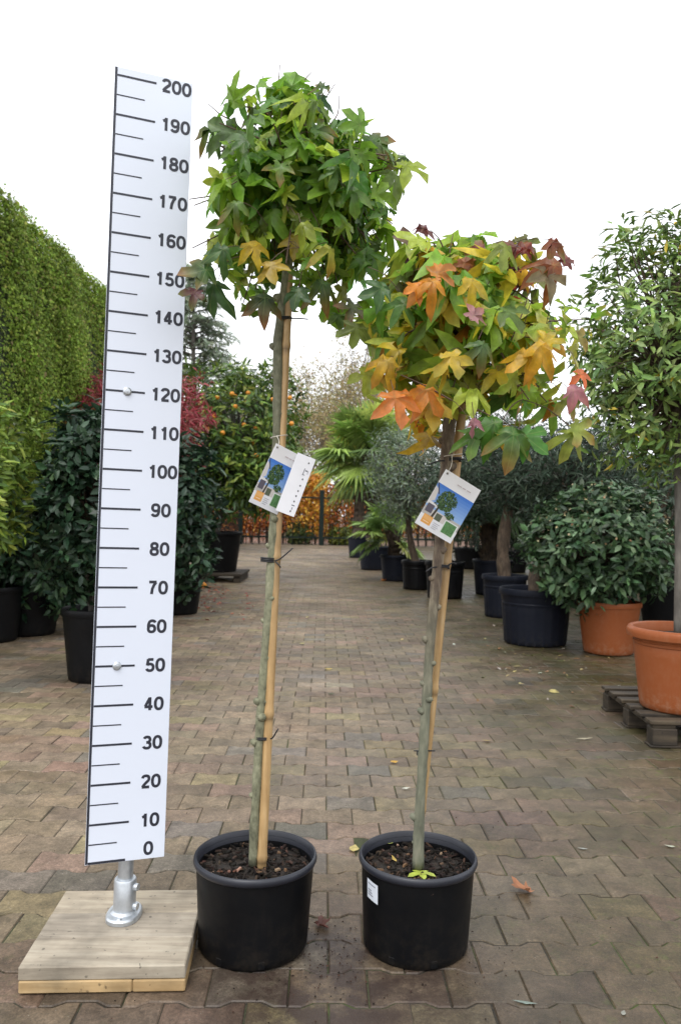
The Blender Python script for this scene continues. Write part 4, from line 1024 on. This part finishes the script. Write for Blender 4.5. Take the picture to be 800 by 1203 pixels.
GR = [(.16,.32,.035,5), (.24,.42,.04,4.5), (.095,.23,.04,2.5), (.19,.33,.10,1.8), (.37,.50,.05,3.2)]
YE = (.60,.40,.03); OR = (.68,.22,.025); RD = (.24,.028,.022); PU = (.13,.04,.06); PK = (.46,.20,.24); YG = (.27,.32,.035); GN = (.075,.19,.03); BR = (.20,.075,.03)
def pal_green(pos, n):
    col = pick(GR, n, .2)
    low = (pos[:, 2] < 1.86) & (rng.random(n) < .20)
    col[low] = pick([(*YG, 4), (.40,.33,.03,1.5), (.14,.22,.03,3)], low.sum(), .12)
    return col, col*np.array((1.15, 1.0, .9))
def pal_autumn(pos, n):
    col = pick([(.18,.38,.05,4.5), (.31,.49,.06,4.5), (.50,.57,.09,3.2), (.76,.60,.06,2.2), (.76,.44,.05,1.2), (.60,.24,.05,.7), (.38,.34,.15,.6)], n, .15)
    cx, cz = .31, 1.55
    dx, dz = pos[:, 0]-cx, pos[:, 2]-cz; p = rng.random(n)
    s = (dx > .08) & (dz > .16) & (p < .6); col[s] = pick([(*RD, 3), (*BR, 3), (*PU, 2), (.2,.2,.06,2)], s.sum(), .15)
    s = (dx < -.10) & (dz > .14) & (p < .4); col[s] = pick([(.24,.22,.10,3), (*PU, .6), (.2,.3,.07,3)], s.sum(), .15)
    s = (dx < -.02) & (dz < -.12) & (p < .45); col[s] = pick([(*YE, 3), (*OR, 2), (.45,.30,.03,2)], s.sum(), .12)
    s = (dx > .10) & (dz < -.10) & (p < .55); col[s] = pick([(.11,.28,.04,4), (.18,.34,.05,3), (.36,.44,.06,2)], s.sum(), .12)
    tipc = col.copy(); r = rng.random(n); k = r < .5; tipc[k] = pick([(.40,.12,.07,1.6), (.64,.50,.08,3), (.52,.25,.07,1.5), (.28,.43,.06,4)], k.sum(), .1); tipc[r > .7] *= np.array((1.4, 1.1, .8))
    return col, np.clip(tipc, 0, .9)

Y1 = 2.06
g1 = G(297, 1117.5)
t1 = [(298, 1016), (301, 940), (305, 867), (312, 770), (318, 690), (323, 600), (325, 520), (327, 450), (327, 400), (334, 345), (341, 290), (345, 240), (346, 190)]
y1 = [2.04]*8 + [2.045]*5
kn = [(.09, 2.8, .8), (.17, 3.1, 1.0), (.20, -1.2, 1.1), (.205, 3.3, 1.0), (.21, -.2, .9), (.26, -.3, .8), (.29, 3.0, .8), (.30, -.1, .7), (.33, -1.0, .7), (.36, .1, .9), (.385, 3.2, .8), (.42, -1.4, .9), (.46, 3.0, .7), (.55, 0, .8), (.60, 3.3, .8), (.655, 3.0, 1.0), (.70, .2, .8), (.745, 3.1, 1.3), (.80, 3, 1)]
s1 = (P(307.5, 1021, 2.035), P(340.5, 318, 2.045), 5.5*Y1/F, 4.5*Y1/F, (.02, .26, .52, .875))
def ty(u, v, yy): return P(u, v, yy)
ties1 = [
    (ty(316, 658, 2.04), .020, .014, [[ty(323, 659, 2.015), ty(330, 656, 2.01), ty(344, 644, 2.0)], [ty(324, 660, 2.014), ty(327, 663, 2.01), ty(330, 667, 2.01)]], 3, .0022, -.002),
    (ty(310, 867, 2.04), .020, .014, [[ty(318, 868, 2.015), ty(321, 866, 2.01), ty(327, 856, 2.0)]], 2, .0022, 0),
    (ty(334, 375, 2.045), .018, .014, [[ty(341, 374, 2.025), ty(350, 374, 2.02), ty(362, 375, 2.01)]], 2, .0020, .001)]
heroes1 = [(300,297,1.85,44,-70,(.55,.38,.03),.3), (322,322,1.83,46,-75,(.42,.28,.025),-.3), (386,300,1.80,44,-80,(.34,.36,.04),.6), (362,272,1.80,40,-50,YG,-.2),
    (272,245,1.80,44,-150,(.10,.20,.03),0), (380,150,1.85,46,20,(.07,.17,.03),.2), (445,163,1.95,52,15,(.06,.15,.035),0), (465,215,2.0,50,-75,(.16,.24,.05),.7),
    (233,322,1.85,54,195,(.045,.13,.03),.2), (250,345,1.9,50,-110,(.05,.12,.03),-.3), (420,165,2.0,40,60,(.06,.15,.04),0), (300,120,1.95,44,130,(.05,.13,.035),0),
    (330,205,1.79,40,-95,(.12,.24,.04),0), (352,175,1.80,42,-60,(.16,.28,.04),.5), (420,225,1.82,50,-10,(.10,.22,.03),.2), (283,160,1.85,42,160,(.08,.17,.04),0),
    (240,150,1.95,40,170,(.07,.15,.03),0), (375,110,1.98,40,70,(.05,.12,.04),0), (380,95,2.0,30,110,(.06,.14,.04),.3), (228,352,1.95,34,-100,PU,.2), (398,378,1.98,30,-90,(.07,.15,.03),.3),
    (310,362,1.9,50,-90,(.03,.08,.025),.3), (350,352,1.86,44,-95,(.04,.10,.025),-.3), (380,345,1.9,50,-80,(.05,.13,.025),.2), (255,300,1.82,46,-140,(.06,.14,.03),.2), (475,195,2.05,38,-95,(.10,.19,.05),.8)]
dt1 = [(340,125,329,76,2.0), (345,120,338,90,2.05), (325,130,308,88,2.0), (352,118,366,85,1.95), (372,140,394,98,2.02), (385,150,398,112,2.05), (275,150,262,120,1.98), (270,140,245,122,2.0)]
tree1, gp1, sc1, pb1 = sweetgum('taller staked tree with green leaves, next to the white ruler', (297.5, 1107), .012, t1, y1, (6.2, 5.8, 5.7, 5.6, 5.6, 5.6, 5.5, 5.6, 5.8, 5.6, 5, 3.6, 2.4), 'bark_green', kn, s1,
    P(347, 248, Y1), (.300, .28, .315), 100, 7, pal_green, .069, heroes1, dt1, ties1, 101, .159)

t2 = [(491, 1019), (492, 965), (496, 900), (499, 850), (502, 805), (507, 730), (514, 665), (519, 600), (524, 540), (529, 485), (536, 440), (543, 390), (548, 340)]
y2 = [2.03]*13
kn2 = [(.05, 3.1, .5), (.10, 2.9, 1.0), (.28, 3.2, 1.0), (.31, -.9, .9), (.34, 3.0, .9), (.37, -.3, .8), (.40, 3.1, 1.0), (.44, 0, .9), (.48, 3.1, .8), (.53, -.6, .9), (.60, 3, 1.0), (.66, 0, 1.1), (.7, 3.1, .8)]
s2 = (P(490, 1012, 2.068), P(551, 395, 2.05), 3.6*Y1/F, 5.8*Y1/F, (.1, .33, .57, .80))
ties2 = [
    (ty(496, 885, 2.045), .013, .020, [[ty(494, 882, 2.03), ty(490, 882, 2.03), ty(486, 882, 2.03)], [ty(502, 882, 2.05), ty(507, 882, 2.05), ty(511, 882, 2.05)]], 2, .0022, 0),
    (ty(519, 665, 2.04), .018, .018, [[ty(514, 666, 2.02), ty(507, 667, 2.015), ty(500, 672, 2.01)], [ty(526, 664, 2.02), ty(532, 661, 2.02), ty(536, 663, 2.02)]], 2, .0022, -.002),
    (ty(531, 540, 2.035), .022, .020, [[ty(522, 541, 2.01), ty(514, 542, 2.0), ty(505, 545, 2.0)], [ty(536, 540, 2.01), ty(541, 540, 2.01), ty(546, 540, 2.01)]], 2, .0024, .001)]
heroes2 = [(466,480,1.78,62,-80,(.62,.20,.03),.1), (497,470,1.80,58,-120,(.68,.26,.03),-.2), (505,487,1.84,58,-85,(.50,.33,.04),.2), (450,432,1.80,50,-130,(.55,.37,.03),0), (462,408,1.82,44,160,(.48,.36,.03),.2),
    (500,338,1.74,54,-150,(.66,.30,.03),0), (488,345,1.76,36,-80,(.66,.26,.03),.2), (520,315,1.76,46,30,(.58,.24,.05),0), (560,335,1.76,50,-20,(.58,.40,.03),.2), (532,430,1.72,52,-70,(.55,.38,.03),0), (515,440,1.74,40,-140,(.50,.36,.03),.2),
    (612,425,1.76,50,-140,(.62,.40,.03),0), (640,418,1.74,56,-55,(.64,.40,.025),.1), (645,395,1.78,40,60,(.58,.40,.03),0), (588,515,1.80,44,-85,(.58,.40,.03),0), (600,525,1.74,66,-100,(.065,.18,.03),.1), (625,520,1.76,56,-40,(.07,.20,.03),0),
    (570,500,1.76,60,200,(.08,.20,.03),0), (555,520,1.78,50,-100,(.08,.19,.03),.2), (668,520,1.84,50,-105,(.24,.31,.05),.1), (682,510,1.84,46,-35,(.26,.33,.06),0), (665,478,1.86,44,-70,(.20,.28,.04),.3), (678,463,1.82,40,-35,PK,0), (682,445,1.86,34,-70,(.66,.18,.06),.5),
    (618,282,1.95,46,80,RD,0), (600,285,1.92,40,150,(.20,.03,.03),0), (640,318,1.80,60,-150,(.26,.085,.03),.2), (640,335,1.80,56,-85,(.20,.15,.08),.3), (668,300,1.95,38,70,(.16,.04,.035),.4), (655,290,1.9,40,-40,(.22,.05,.03),.2),
    (480,275,1.95,40,100,(.18,.12,.08),.2), (497,262,2.0,34,75,(.20,.07,.07),0), (565,285,1.95,40,100,(.28,.06,.06),0), (550,300,1.9,44,60,(.38,.14,.08),0), (410,370,1.95,42,-110,(.10,.13,.06),.4), (415,395,1.92,48,-100,(.15,.19,.04),.3), (425,300,1.9,42,120,(.08,.17,.03),0),
    (562,365,1.74,38,50,(.46,.24,.26),.3), (560,498,1.74,26,-30,PK,0), (590,300,1.85,46,-90,(.25,.30,.06),.2), (565,415,1.72,48,-80,(.09,.19,.06),.2), (600,375,1.75,48,-60,(.13,.22,.05),0), (440,345,1.82,50,200,(.06,.14,.035),.2), (470,365,1.80,48,-120,(.08,.18,.03),0), (430,450,1.86,46,-100,(.22,.25,.03),.3)]
dt2 = [(532,360,528,290,1.95), (548,400,575,330,1.9), (600,400,625,330,1.85), (530,470,470,440,1.8), (540,470,600,500,1.85), (528,300,532,275,1.98), (520,290,505,270,1.98)]
tree2, gp2, sc2, pb2 = sweetgum('shorter staked tree with green, yellow, orange and red autumn leaves', (487.5, 1107), .014, t2, y2, (6.6, 6.2, 5.6, 5.4, 5.4, 5.6, 5.8, 6.2, 6.8, 7.0, 6, 3.6, 2.4), 'bark_brown', kn2, s2,
    P(547, 408, Y1), (.325, .29, .305), 82, 7, pal_autumn, .071, heroes2, dt2, ties2, 202, .154)
# the smoother grey green lower stem of the second tree is painted by its own young bark
def two_tone():
    m, t, b, o = new_mat('stem_bark'); co = nd(t, 'ShaderNodeTexCoord').outputs['Object']
    mp = nd(t, 'ShaderNodeMapping'); mp.inputs['Scale'].default_value = (1, 1, .3); t.links.new(co, mp.inputs[0])
    n = noise(t, 55, 6, mp.outputs[0], .65)
    a = ramp(t, n.outputs[0], [(.25, (.075, .078, .055)), (.5, (.14, .145, .10)), (.75, (.23, .22, .16))])
    c = ramp(t, n.outputs[0], [(.28, (.04, .028, .02)), (.48, (.11, .08, .055)), (.66, (.23, .19, .13))])
    sp = nd(t, 'ShaderNodeSeparateXYZ'); t.links.new(co, sp.inputs[0])
    n2 = noise(t, 9, 4, co); ad = nd(t, 'ShaderNodeMath', operation='MULTIPLY_ADD'); ad.inputs[1].default_value = .35; t.links.new(n2.outputs[0], ad.inputs[0]); t.links.new(sp.outputs[2], ad.inputs[2])
    mr = nd(t, 'ShaderNodeMapRange'); mr.inputs[1].default_value = .82; mr.inputs[2].default_value = 1.14; t.links.new(ad.outputs[0], mr.inputs[0])
    t.links.new(mixc(t, mr.outputs[0], a.outputs[0], c.outputs[0]), b.inputs['Base Color']); b.inputs['Roughness'].default_value = .8
    bump(t, b, n.outputs[0], .5, .006); return m
tm = two_tone()
for ch in tree2.children:
    if ch.name.startswith('trunk'): ch.data.materials[0] = tm
# white sticker on the second pot
def sticker():
    a0 = math.atan2(-.56, -.83); N = 8; V = []; rt = .154-.010
    for z in (.148, .196):
        for k in range(N+1):
            a = a0 + .30*(k/N-.5); rad = .154*.875 + (rt-.154*.875)*(z/.231)+.0040
            V.append((gp2[0]+rad*math.cos(a)+.014*z, gp2[1]+rad*math.sin(a), z+.003*(k/N)*-1.5))
    s = MB(); s.add(V, [(k, k+1, N+2+k, N+1+k) for k in range(N)], (.62, .66, .72))
    st = s.build('sticker', M['print'], pb2, smooth=True); st['label'] = 'white printed sticker on the pot'
    s = MB()
    for z, k0, k1 in ((.187, .12, .8), (.172, .12, .45), (.166, .12, .5), (.160, .12, .6)):
        V = []
        for zz in (z-.0012, z+.0012):
            for k in (k0, (k0+k1)/2, k1):
                a = a0+.30*(k-.5); rad = .154*.875+(rt-.154*.875)*(zz/.231)+.0047; V.append((gp2[0]+rad*math.cos(a)+.014*zz, gp2[1]+rad*math.sin(a), zz-.0045*k))
        s.add(V, [(0,1,4,3), (1,2,5,4)], (.15,.16,.2))
    s.build('print_lines', M['print'], st)
sticker()

# ------------------------------------------------------------------ hanging picture tags
def plant_tag(TL, TR, BL, Y, twist, label, second=None, string=None):
    a = P(*TL, Y); wv = P(*TR, Y)-a; hv = P(*BL, Y)-a
    wv = wv + np.array((0, twist, 0)); W, Hh = np.linalg.norm(wv), np.linalg.norm(hv)
    ex = unit(wv); ey = unit(hv - ex*np.dot(hv, ex)); nr = unit(np.cross(ey, ex)); nr = nr if nr[1] < 0 else -nr
    root = thing('plant_tag', a, label, 'plant tag', 'picture tags hanging on the trees')
    def q(x, y, d=0.0): return a + ex*x*W + ey*y*Hh + nr*d
    A = np.stack([ex, ey, -nr])
    page = MB(); page.box(q(.5, .5, -.0006), (W, Hh, .0012), A, .0003, (.80, .80, .82)); pg_ = page.build('page', M['print'], root)
    pr = MB(); lay = [.0002]
    def poly(pts, col):
        lay[0] += .00012; pr.add([q(x, y, lay[0]) for x, y in pts], [list(range(len(pts)))], col)
    def rect(x0, y0, x1, y1, col): poly([(x0,y0),(x1,y0),(x1,y1),(x0,y1)], col)
    R_ = random.Random(5)
    N = 8
    for k in range(N):                                   # printed blue sky, in bands as printed
        y0, y1 = .24+.42*k/N, .24+.42*(k+1)/N; f = k/(N-1); pr.add([q(.0, y0, .0003), q(1, y0, .0003), q(1, y1, .0003), q(.0, y1, .0003)], [(0,1,2,3)], (.06+.22*f, .20+.25*f, .62+.12*f))
    rect(0, .66, 1, .80, (.45, .44, .42))
    poly([(0,.30), (.10,.34), (.14,.52), (.0,.60)], (.62,.60,.58)); poly([(0,.24), (.03,.24), (.17,.40), (.14,.41)], (.08,.08,.09))
    rect(0, .56, .30, .62, (.70,.70,.70)); rect(.04, .60, .22, .74, (.11,.10,.13)); rect(.22, .66, .60, .80, (.58,.55,.52)); rect(.34, .68, .50, .80, (.10,.12,.08))
    poly([(.30,.50),(.34,.50),(.30,.78),(.24,.78)], (.06,.05,.04))
    def tuft(cx, cy, rx, ry, n, pal):
        for _ in range(n):
            aa, rr = R_.uniform(0, 6.28), math.sqrt(R_.random()); x, y = cx+rx*rr*math.cos(aa), cy+ry*rr*math.sin(aa); s = R_.uniform(.015, .035)
            t0 = R_.uniform(0, 6.28); poly([(x+s*math.cos(t0+k*1.2566), y+s*.7*math.sin(t0+k*1.2566)) for k in range(5)], R_.choice(pal)) if lay[0] < .0030 else pr.add([q(x+s*math.cos(t0+k*1.2566), y+s*.7*math.sin(t0+k*1.2566), .0031+R_.random()*.0003) for k in range(5)], [[0,1,2,3,4]], R_.choice(pal))
    lay[0] = .0008
    def tuft2(cx, cy, rx, ry, n, pal):
        for _ in range(n):
            aa, rr = R_.uniform(0, 6.28), math.sqrt(R_.random()); x, y = cx+rx*rr*math.cos(aa), cy+ry*rr*math.sin(aa); s = R_.uniform(.010, .024); t0 = R_.uniform(0, 6.28); dd = .0009+R_.random()*.0005
            pr.add([q(x+s*math.cos(t0+k*1.2566), y+s*.7*math.sin(t0+k*1.2566), dd) for k in range(5)], [[0,1,2,3,4]], R_.choice(pal))
    gp = [(.02,.05,.02), (.04,.10,.03), (.08,.16,.05), (.03,.07,.03), (.14,.22,.09)]
    tuft2(.42, .44, .22, .155, 150, gp[:1]+gp[3:4]); tuft2(.42, .44, .24, .17, 380, gp); tuft2(.30, .52, .14, .09, 70, gp[:2]); tuft2(.64, .63, .13, .05, 70, gp)
    lay[0] = .0015
    rect(0, .795, 1, 1, (.72,.73,.76)); rect(.08, .78, .33, .93, (.72,.36,.10)); rect(.10, .80, .31, .86, (.74,.42,.16))
    rect(.60, .70, .96, .93, (.70,.74,.70)); rect(.63, .715, .93, .915, (.10,.24,.09))
    for _ in range(60):
        x, y, s = R_.uniform(.65, .91), R_.uniform(.73, .90), .012; pr.add([q(x-s, y-s*.6, .0024+R_.random()*.0002), q(x+s, y-s*.3, .0025), q(x+s*.5, y+s, .0025)], [(0,1,2)], R_.choice(gp[1:]+[(.2,.34,.15)]))
    for y0 in (.84, .87, .90, .93): rect(.38, y0, .38+R_.uniform(.12, .19), y0+.008, (.30,.30,.34))
    rect(.12, .885, .27, .895, (.85,.7,.5))
    for x0, x1 in ((.42, .55), (.57, .66), (.69, .80)): rect(x0, .115, x1, .130, (.52,.45,.46))
    pr.build('picture', M['print'], pg_)
    if second:
        sTL, sTR, sBL, Y2 = second; a2 = P(*sTL, Y2); w2 = P(*sTR, Y2)-a2; h2 = P(*sBL, Y2)-a2; w2 = w2+np.array((0, .012, 0))
        e1, e2 = unit(w2), unit(h2); n2 = unit(np.cross(e2, e1)); n2 = n2 if n2[1] < 0 else -n2
        W2, H2 = np.linalg.norm(w2), np.linalg.norm(h2)
        b = MB(); b.box(a2+w2/2+h2/2-n2*.0006, (W2, H2, .0012), np.stack([e1, unit(h2-e1*np.dot(h2, e1)), -n2]), .0003, (.78,.79,.83)); p2 = b.build('page', M['print'], root)
        b = MB()
        def q2(x, y, d): return a2+w2*x+h2*y+n2*d
        def icon(x, y, s):
            k = 7; b.add([q2(x+s*R_.uniform(.6, 1)*math.cos(j*6.28/k), y+s*.42*R_.uniform(.6, 1)*math.sin(j*6.28/k), .0004) for j in range(k)], [list(range(k))], (.04,.04,.05))
        for y0 in (.10, .38, .49, .58, .67, .76, .93): icon(.72, y0, .05)
        for (x0, y0, x1, y1) in ((.62,.20,.66,.31), (.70,.22,.82,.24), (.60,.30,.74,.31), (.66,.82,.82,.835), (.72,.86,.76,.90), (.84,.22,.86,.28)):
            b.add([q2(x0,y0,.0004), q2(x1,y0,.0004), q2(x1,y1,.0004), q2(x0,y1,.0004)], [(0,1,2,3)], (.14,.14,.17))
        b.build('print_marks', M['print'], p2)
    b = MB(); h = q(.08, .05, .0012); N = 10; b.add([h + ex*.0028*math.cos(j*.628)+ey*.0028*math.sin(j*.628) for j in range(N)], [list(range(N))], (.02,.02,.02)); b.build('eyelet', M['print'], pg_)
    if string is not None:
        b = MB(); ring_c, rx, ry = string; t = np.linspace(0, 6.283, 30); b.tube(np.stack([ring_c[0]+rx*np.cos(t), ring_c[1]+ry*np.sin(t), ring_c[2]+.004*np.cos(t)], 1), .0011, 5)
        b.tube(curve([ring_c+np.array((-.004, -ry, 0)), (ring_c+np.array((0, -ry, 0))+h)/2+np.array((.003, 0, 0)), h+nr*.001], 8), .0010, 5); b.build('string', M['twine'], root, smooth=True)
plant_tag((324.9, 520.7), (356, 536), (296.5, 591), 1.99, .045, 'open folded picture tag with icon page on the taller green tree',
          ((350, 531.5), (371, 539.5), (324, 599.5), 2.000), (ty(328, 513, 2.04), .022, .022))
plant_tag((523.8, 551), (566.9, 576), (487, 614), 1.975, .025, 'single picture tag with blue sky on the autumn coloured tree', None, (ty(531, 535, 2.03), .026, .024))

# ------------------------------------------------------------------ loose leaves and fruit on the ground
def fallen(u, v, label, tpl, px, ang, col, z=.004, curl=.3, name='fallen_leaf', cat='leaf', group=None):
    g = G(u, v, z); s = px*g[1]/F; a = math.radians(ang); tv, tf = tpl
    V = tv.copy(); V[:, 0] -= .5; V[:, 2] = np.abs(V[:, 2])*.45 + .05*np.sin(V[:, 0]*7+V[:, 1]*5)*curl*2; V[:, 2] -= V[:, 2].min()
    X = np.stack([V[:, 0]*math.cos(a)-V[:, 1]*math.sin(a), V[:, 0]*math.sin(a)+V[:, 1]*math.cos(a), V[:, 2]], 1)*s + g
    o = arr_mesh(name, X, [i for f in tf for i in f], [len(f) for f in tf], M['leaf'], None, g, True, np.tile(col, (len(X), 1)), V)
    return tag(o, label, cat, group)
fg = 'loose leaves lying on the paving'
fallen(612, 1047, 'curled brown leaf on the paving right of the second pot', star_leaf(.9, 1, .15, .6, 8), 26, 200, (.34,.15,.075), .002, .8, group=fg)
fallen(381, 1086, 'crumpled dark red leaf on the paving between the two pots', star_leaf(.9, 1, .2, -.8, 9), 22, 20, (.14,.045,.03), .002, .9, group=fg)
fallen(416, 997, 'small pale yellow leaf half behind the second pot', oval_leaf(.35), 18, 80, (.55,.45,.16), .002, group=fg)
fallen(616, 1178, 'slim grey green leaf near the bottom edge of the paving', strip_leaf(.12, .1), 30, 170, (.26,.32,.28), .002, group=fg)
fallen(684, 997, 'pale slim leaf on the mossy paving at right', strip_leaf(.2, .1), 12, 170, (.5,.53,.48), .002, group=fg)
fallen(477, 926, 'pale leaf sliver behind the second pot', strip_leaf(.2, .1), 12, 20, (.6,.6,.5), .002, group=fg)
fallen(463, 895, 'round yellow leaf on the paving left of the second trunk', oval_leaf(.42), 10, 10, (.58,.33,.04), .002, group=fg)
fallen(386, 786, 'yellow leaf in the middle of the path', oval_leaf(.3), 10, 0, (.55,.40,.10), .002, group=fg)
fallen(389, 815, 'small dark leaf in the middle of the path', oval_leaf(.3), 9, 0, (.07,.08,.03), .002, group=fg)
fallen(355, 756, 'pale yellow leaf on the path beside the first stake', oval_leaf(.3), 8, 30, (.5,.45,.2), .002, group=fg)
fallen(786, 994, 'pale leaf on the moss near the right edge', oval_leaf(.25), 12, 160, (.5,.52,.4), .002, group=fg)
fallen(732, 1190, 'tiny grey leaf at the bottom right of the paving', oval_leaf(.3), 10, 60, (.3,.3,.26), .002, group=fg)
fallen(452, 682, 'orange leaf at the foot of the small palm pot', star_leaf(.4), 11, 60, (.65,.22,.04), .003, .8, group=fg)
fallen(686, 868, 'straw coloured leaf in front of the pallet', strip_leaf(.1, .1), 22, 8, (.42,.38,.26), .002, group=fg)
fallen(571, 870, 'yellow leaf on the path right of the second trunk', strip_leaf(.2, .1), 12, 170, (.5,.38,.12), .002, group=fg)
fallen(496, 1029, 'yellow green star shaped leaf on the soil of the second pot', star_leaf(.1), 27, -85, (.42,.50,.08), sc2[2]+.012, .2, group='leaves lying on the pot soil')
fallen(463, 1010, 'curled yellow leaf on the soil of the second pot', strip_leaf(.2, .4), 14, 110, (.55,.38,.08), sc2[2]+.012, .5, group='leaves lying on the pot soil')
fallen(456, 990, 'greenish oval leaf at the back of the second pot soil', oval_leaf(.35), 12, 160, (.36,.40,.10), sc2[2]+.012, .5, group='leaves lying on the pot soil')
q = G(239, 687, .05); b = MB(); b.lathe([(.002, -.052), (.03, -.044), (.05, -.018), (.053, 0), (.05, .02), (.03, .045), (.004, .050)], q, 14)
tag(b.build('fallen_orange', M['orange'], None, (q[0], q[1], 0), smooth=True), 'single fallen orange on the paving beside the camellia pot', 'orange')
def litter(name, n, ubox, pal, sizes, seed, label):
    r = np.random.default_rng(seed); pos = []
    while len(pos) < n:
        u0, v0, u1, v1 = ubox[r.integers(len(ubox))]; g = G(u0+(u1-u0)*r.random(), v0+(v1-v0)*r.random(), .006); pos.append(g)
    pos = np.array(pos); nr = r.normal(0, .22, (n, 3))+np.array((0, 0, 1))
    o = leaves(name, M['leaf'], None, OVAL, pos, np.stack([r.normal(size=n), r.normal(size=n), np.zeros(n)], 1), nr, sizes*(1+.3*r.normal(size=n)), pick(pal, n, .2))
    tag(o, label, 'leaf litter', kind='stuff'); return o
litter('leaf_litter', 150, [(225, 682, 300, 728), (228, 688, 265, 722), (228, 690, 262, 715)], [(.35,.06,.04,4), (.45,.18,.10,2), (.5,.4,.3,1), (.22,.09,.05,2)], .055, 1, 'red and pink fallen leaves on the paving beside the orange tree')
litter('leaf_litter', 110, [(300, 660, 560, 760), (560, 730, 740, 830), (560, 760, 690, 800)], [(.40,.33,.15,3), (.22,.12,.06,3), (.5,.48,.4,1.5), (.12,.10,.05,2)], .04, 2, 'sparse pale leaf bits scattered along the paving by the right row of pots')
litter('leaf_litter', 900, [(285, 626, 420, 637)], [(.30,.12,.08,3), (.36,.2,.12,2), (.2,.1,.06,2)], .12, 3, 'strip of brown fallen leaves at the foot of the metal fence')

def soil_crumbs():
    r = random.Random(4); mb = MB()
    def crumb(x, y, s):
        k = [(x+s*r.uniform(.5, 1)*math.cos(a), y+s*r.uniform(.5, 1)*math.sin(a), .0015) for a in (0, 1.26, 2.5, 3.8, 5.0)]
        n = len(k); mb.add(k+[(x+s*.1, y, .0015+s*r.uniform(.5, .9))], [(i, (i+1) % n, n) for i in range(n)], r.choice([(.012,.008,.006), (.02,.013,.009), (.035,.018,.012), (.06,.03,.02)]))
    for cx_, cy_ in ((gp1[0], gp1[1]), (gp2[0], gp2[1])):
        for _ in range(70):
            a = r.uniform(0, 6.28); d = .145 + abs(r.gauss(0, .10)); crumb(cx_+d*math.cos(a), cy_+d*math.sin(a), r.uniform(.0012, .004))
    for _ in range(120): crumb(r.gauss(.0, .06), r.gauss(1.95, .07), r.uniform(.0012, .0045))
    for _ in range(160): crumb(r.uniform(-1.2, 1.4), r.uniform(1.7, 4.5), r.uniform(.0015, .0045))
    tag(mb.build('soil_crumbs', M['chip']), 'dark crumbs of potting soil spilled on the paving around the pots', 'soil crumbs', kind='stuff')
soil_crumbs()
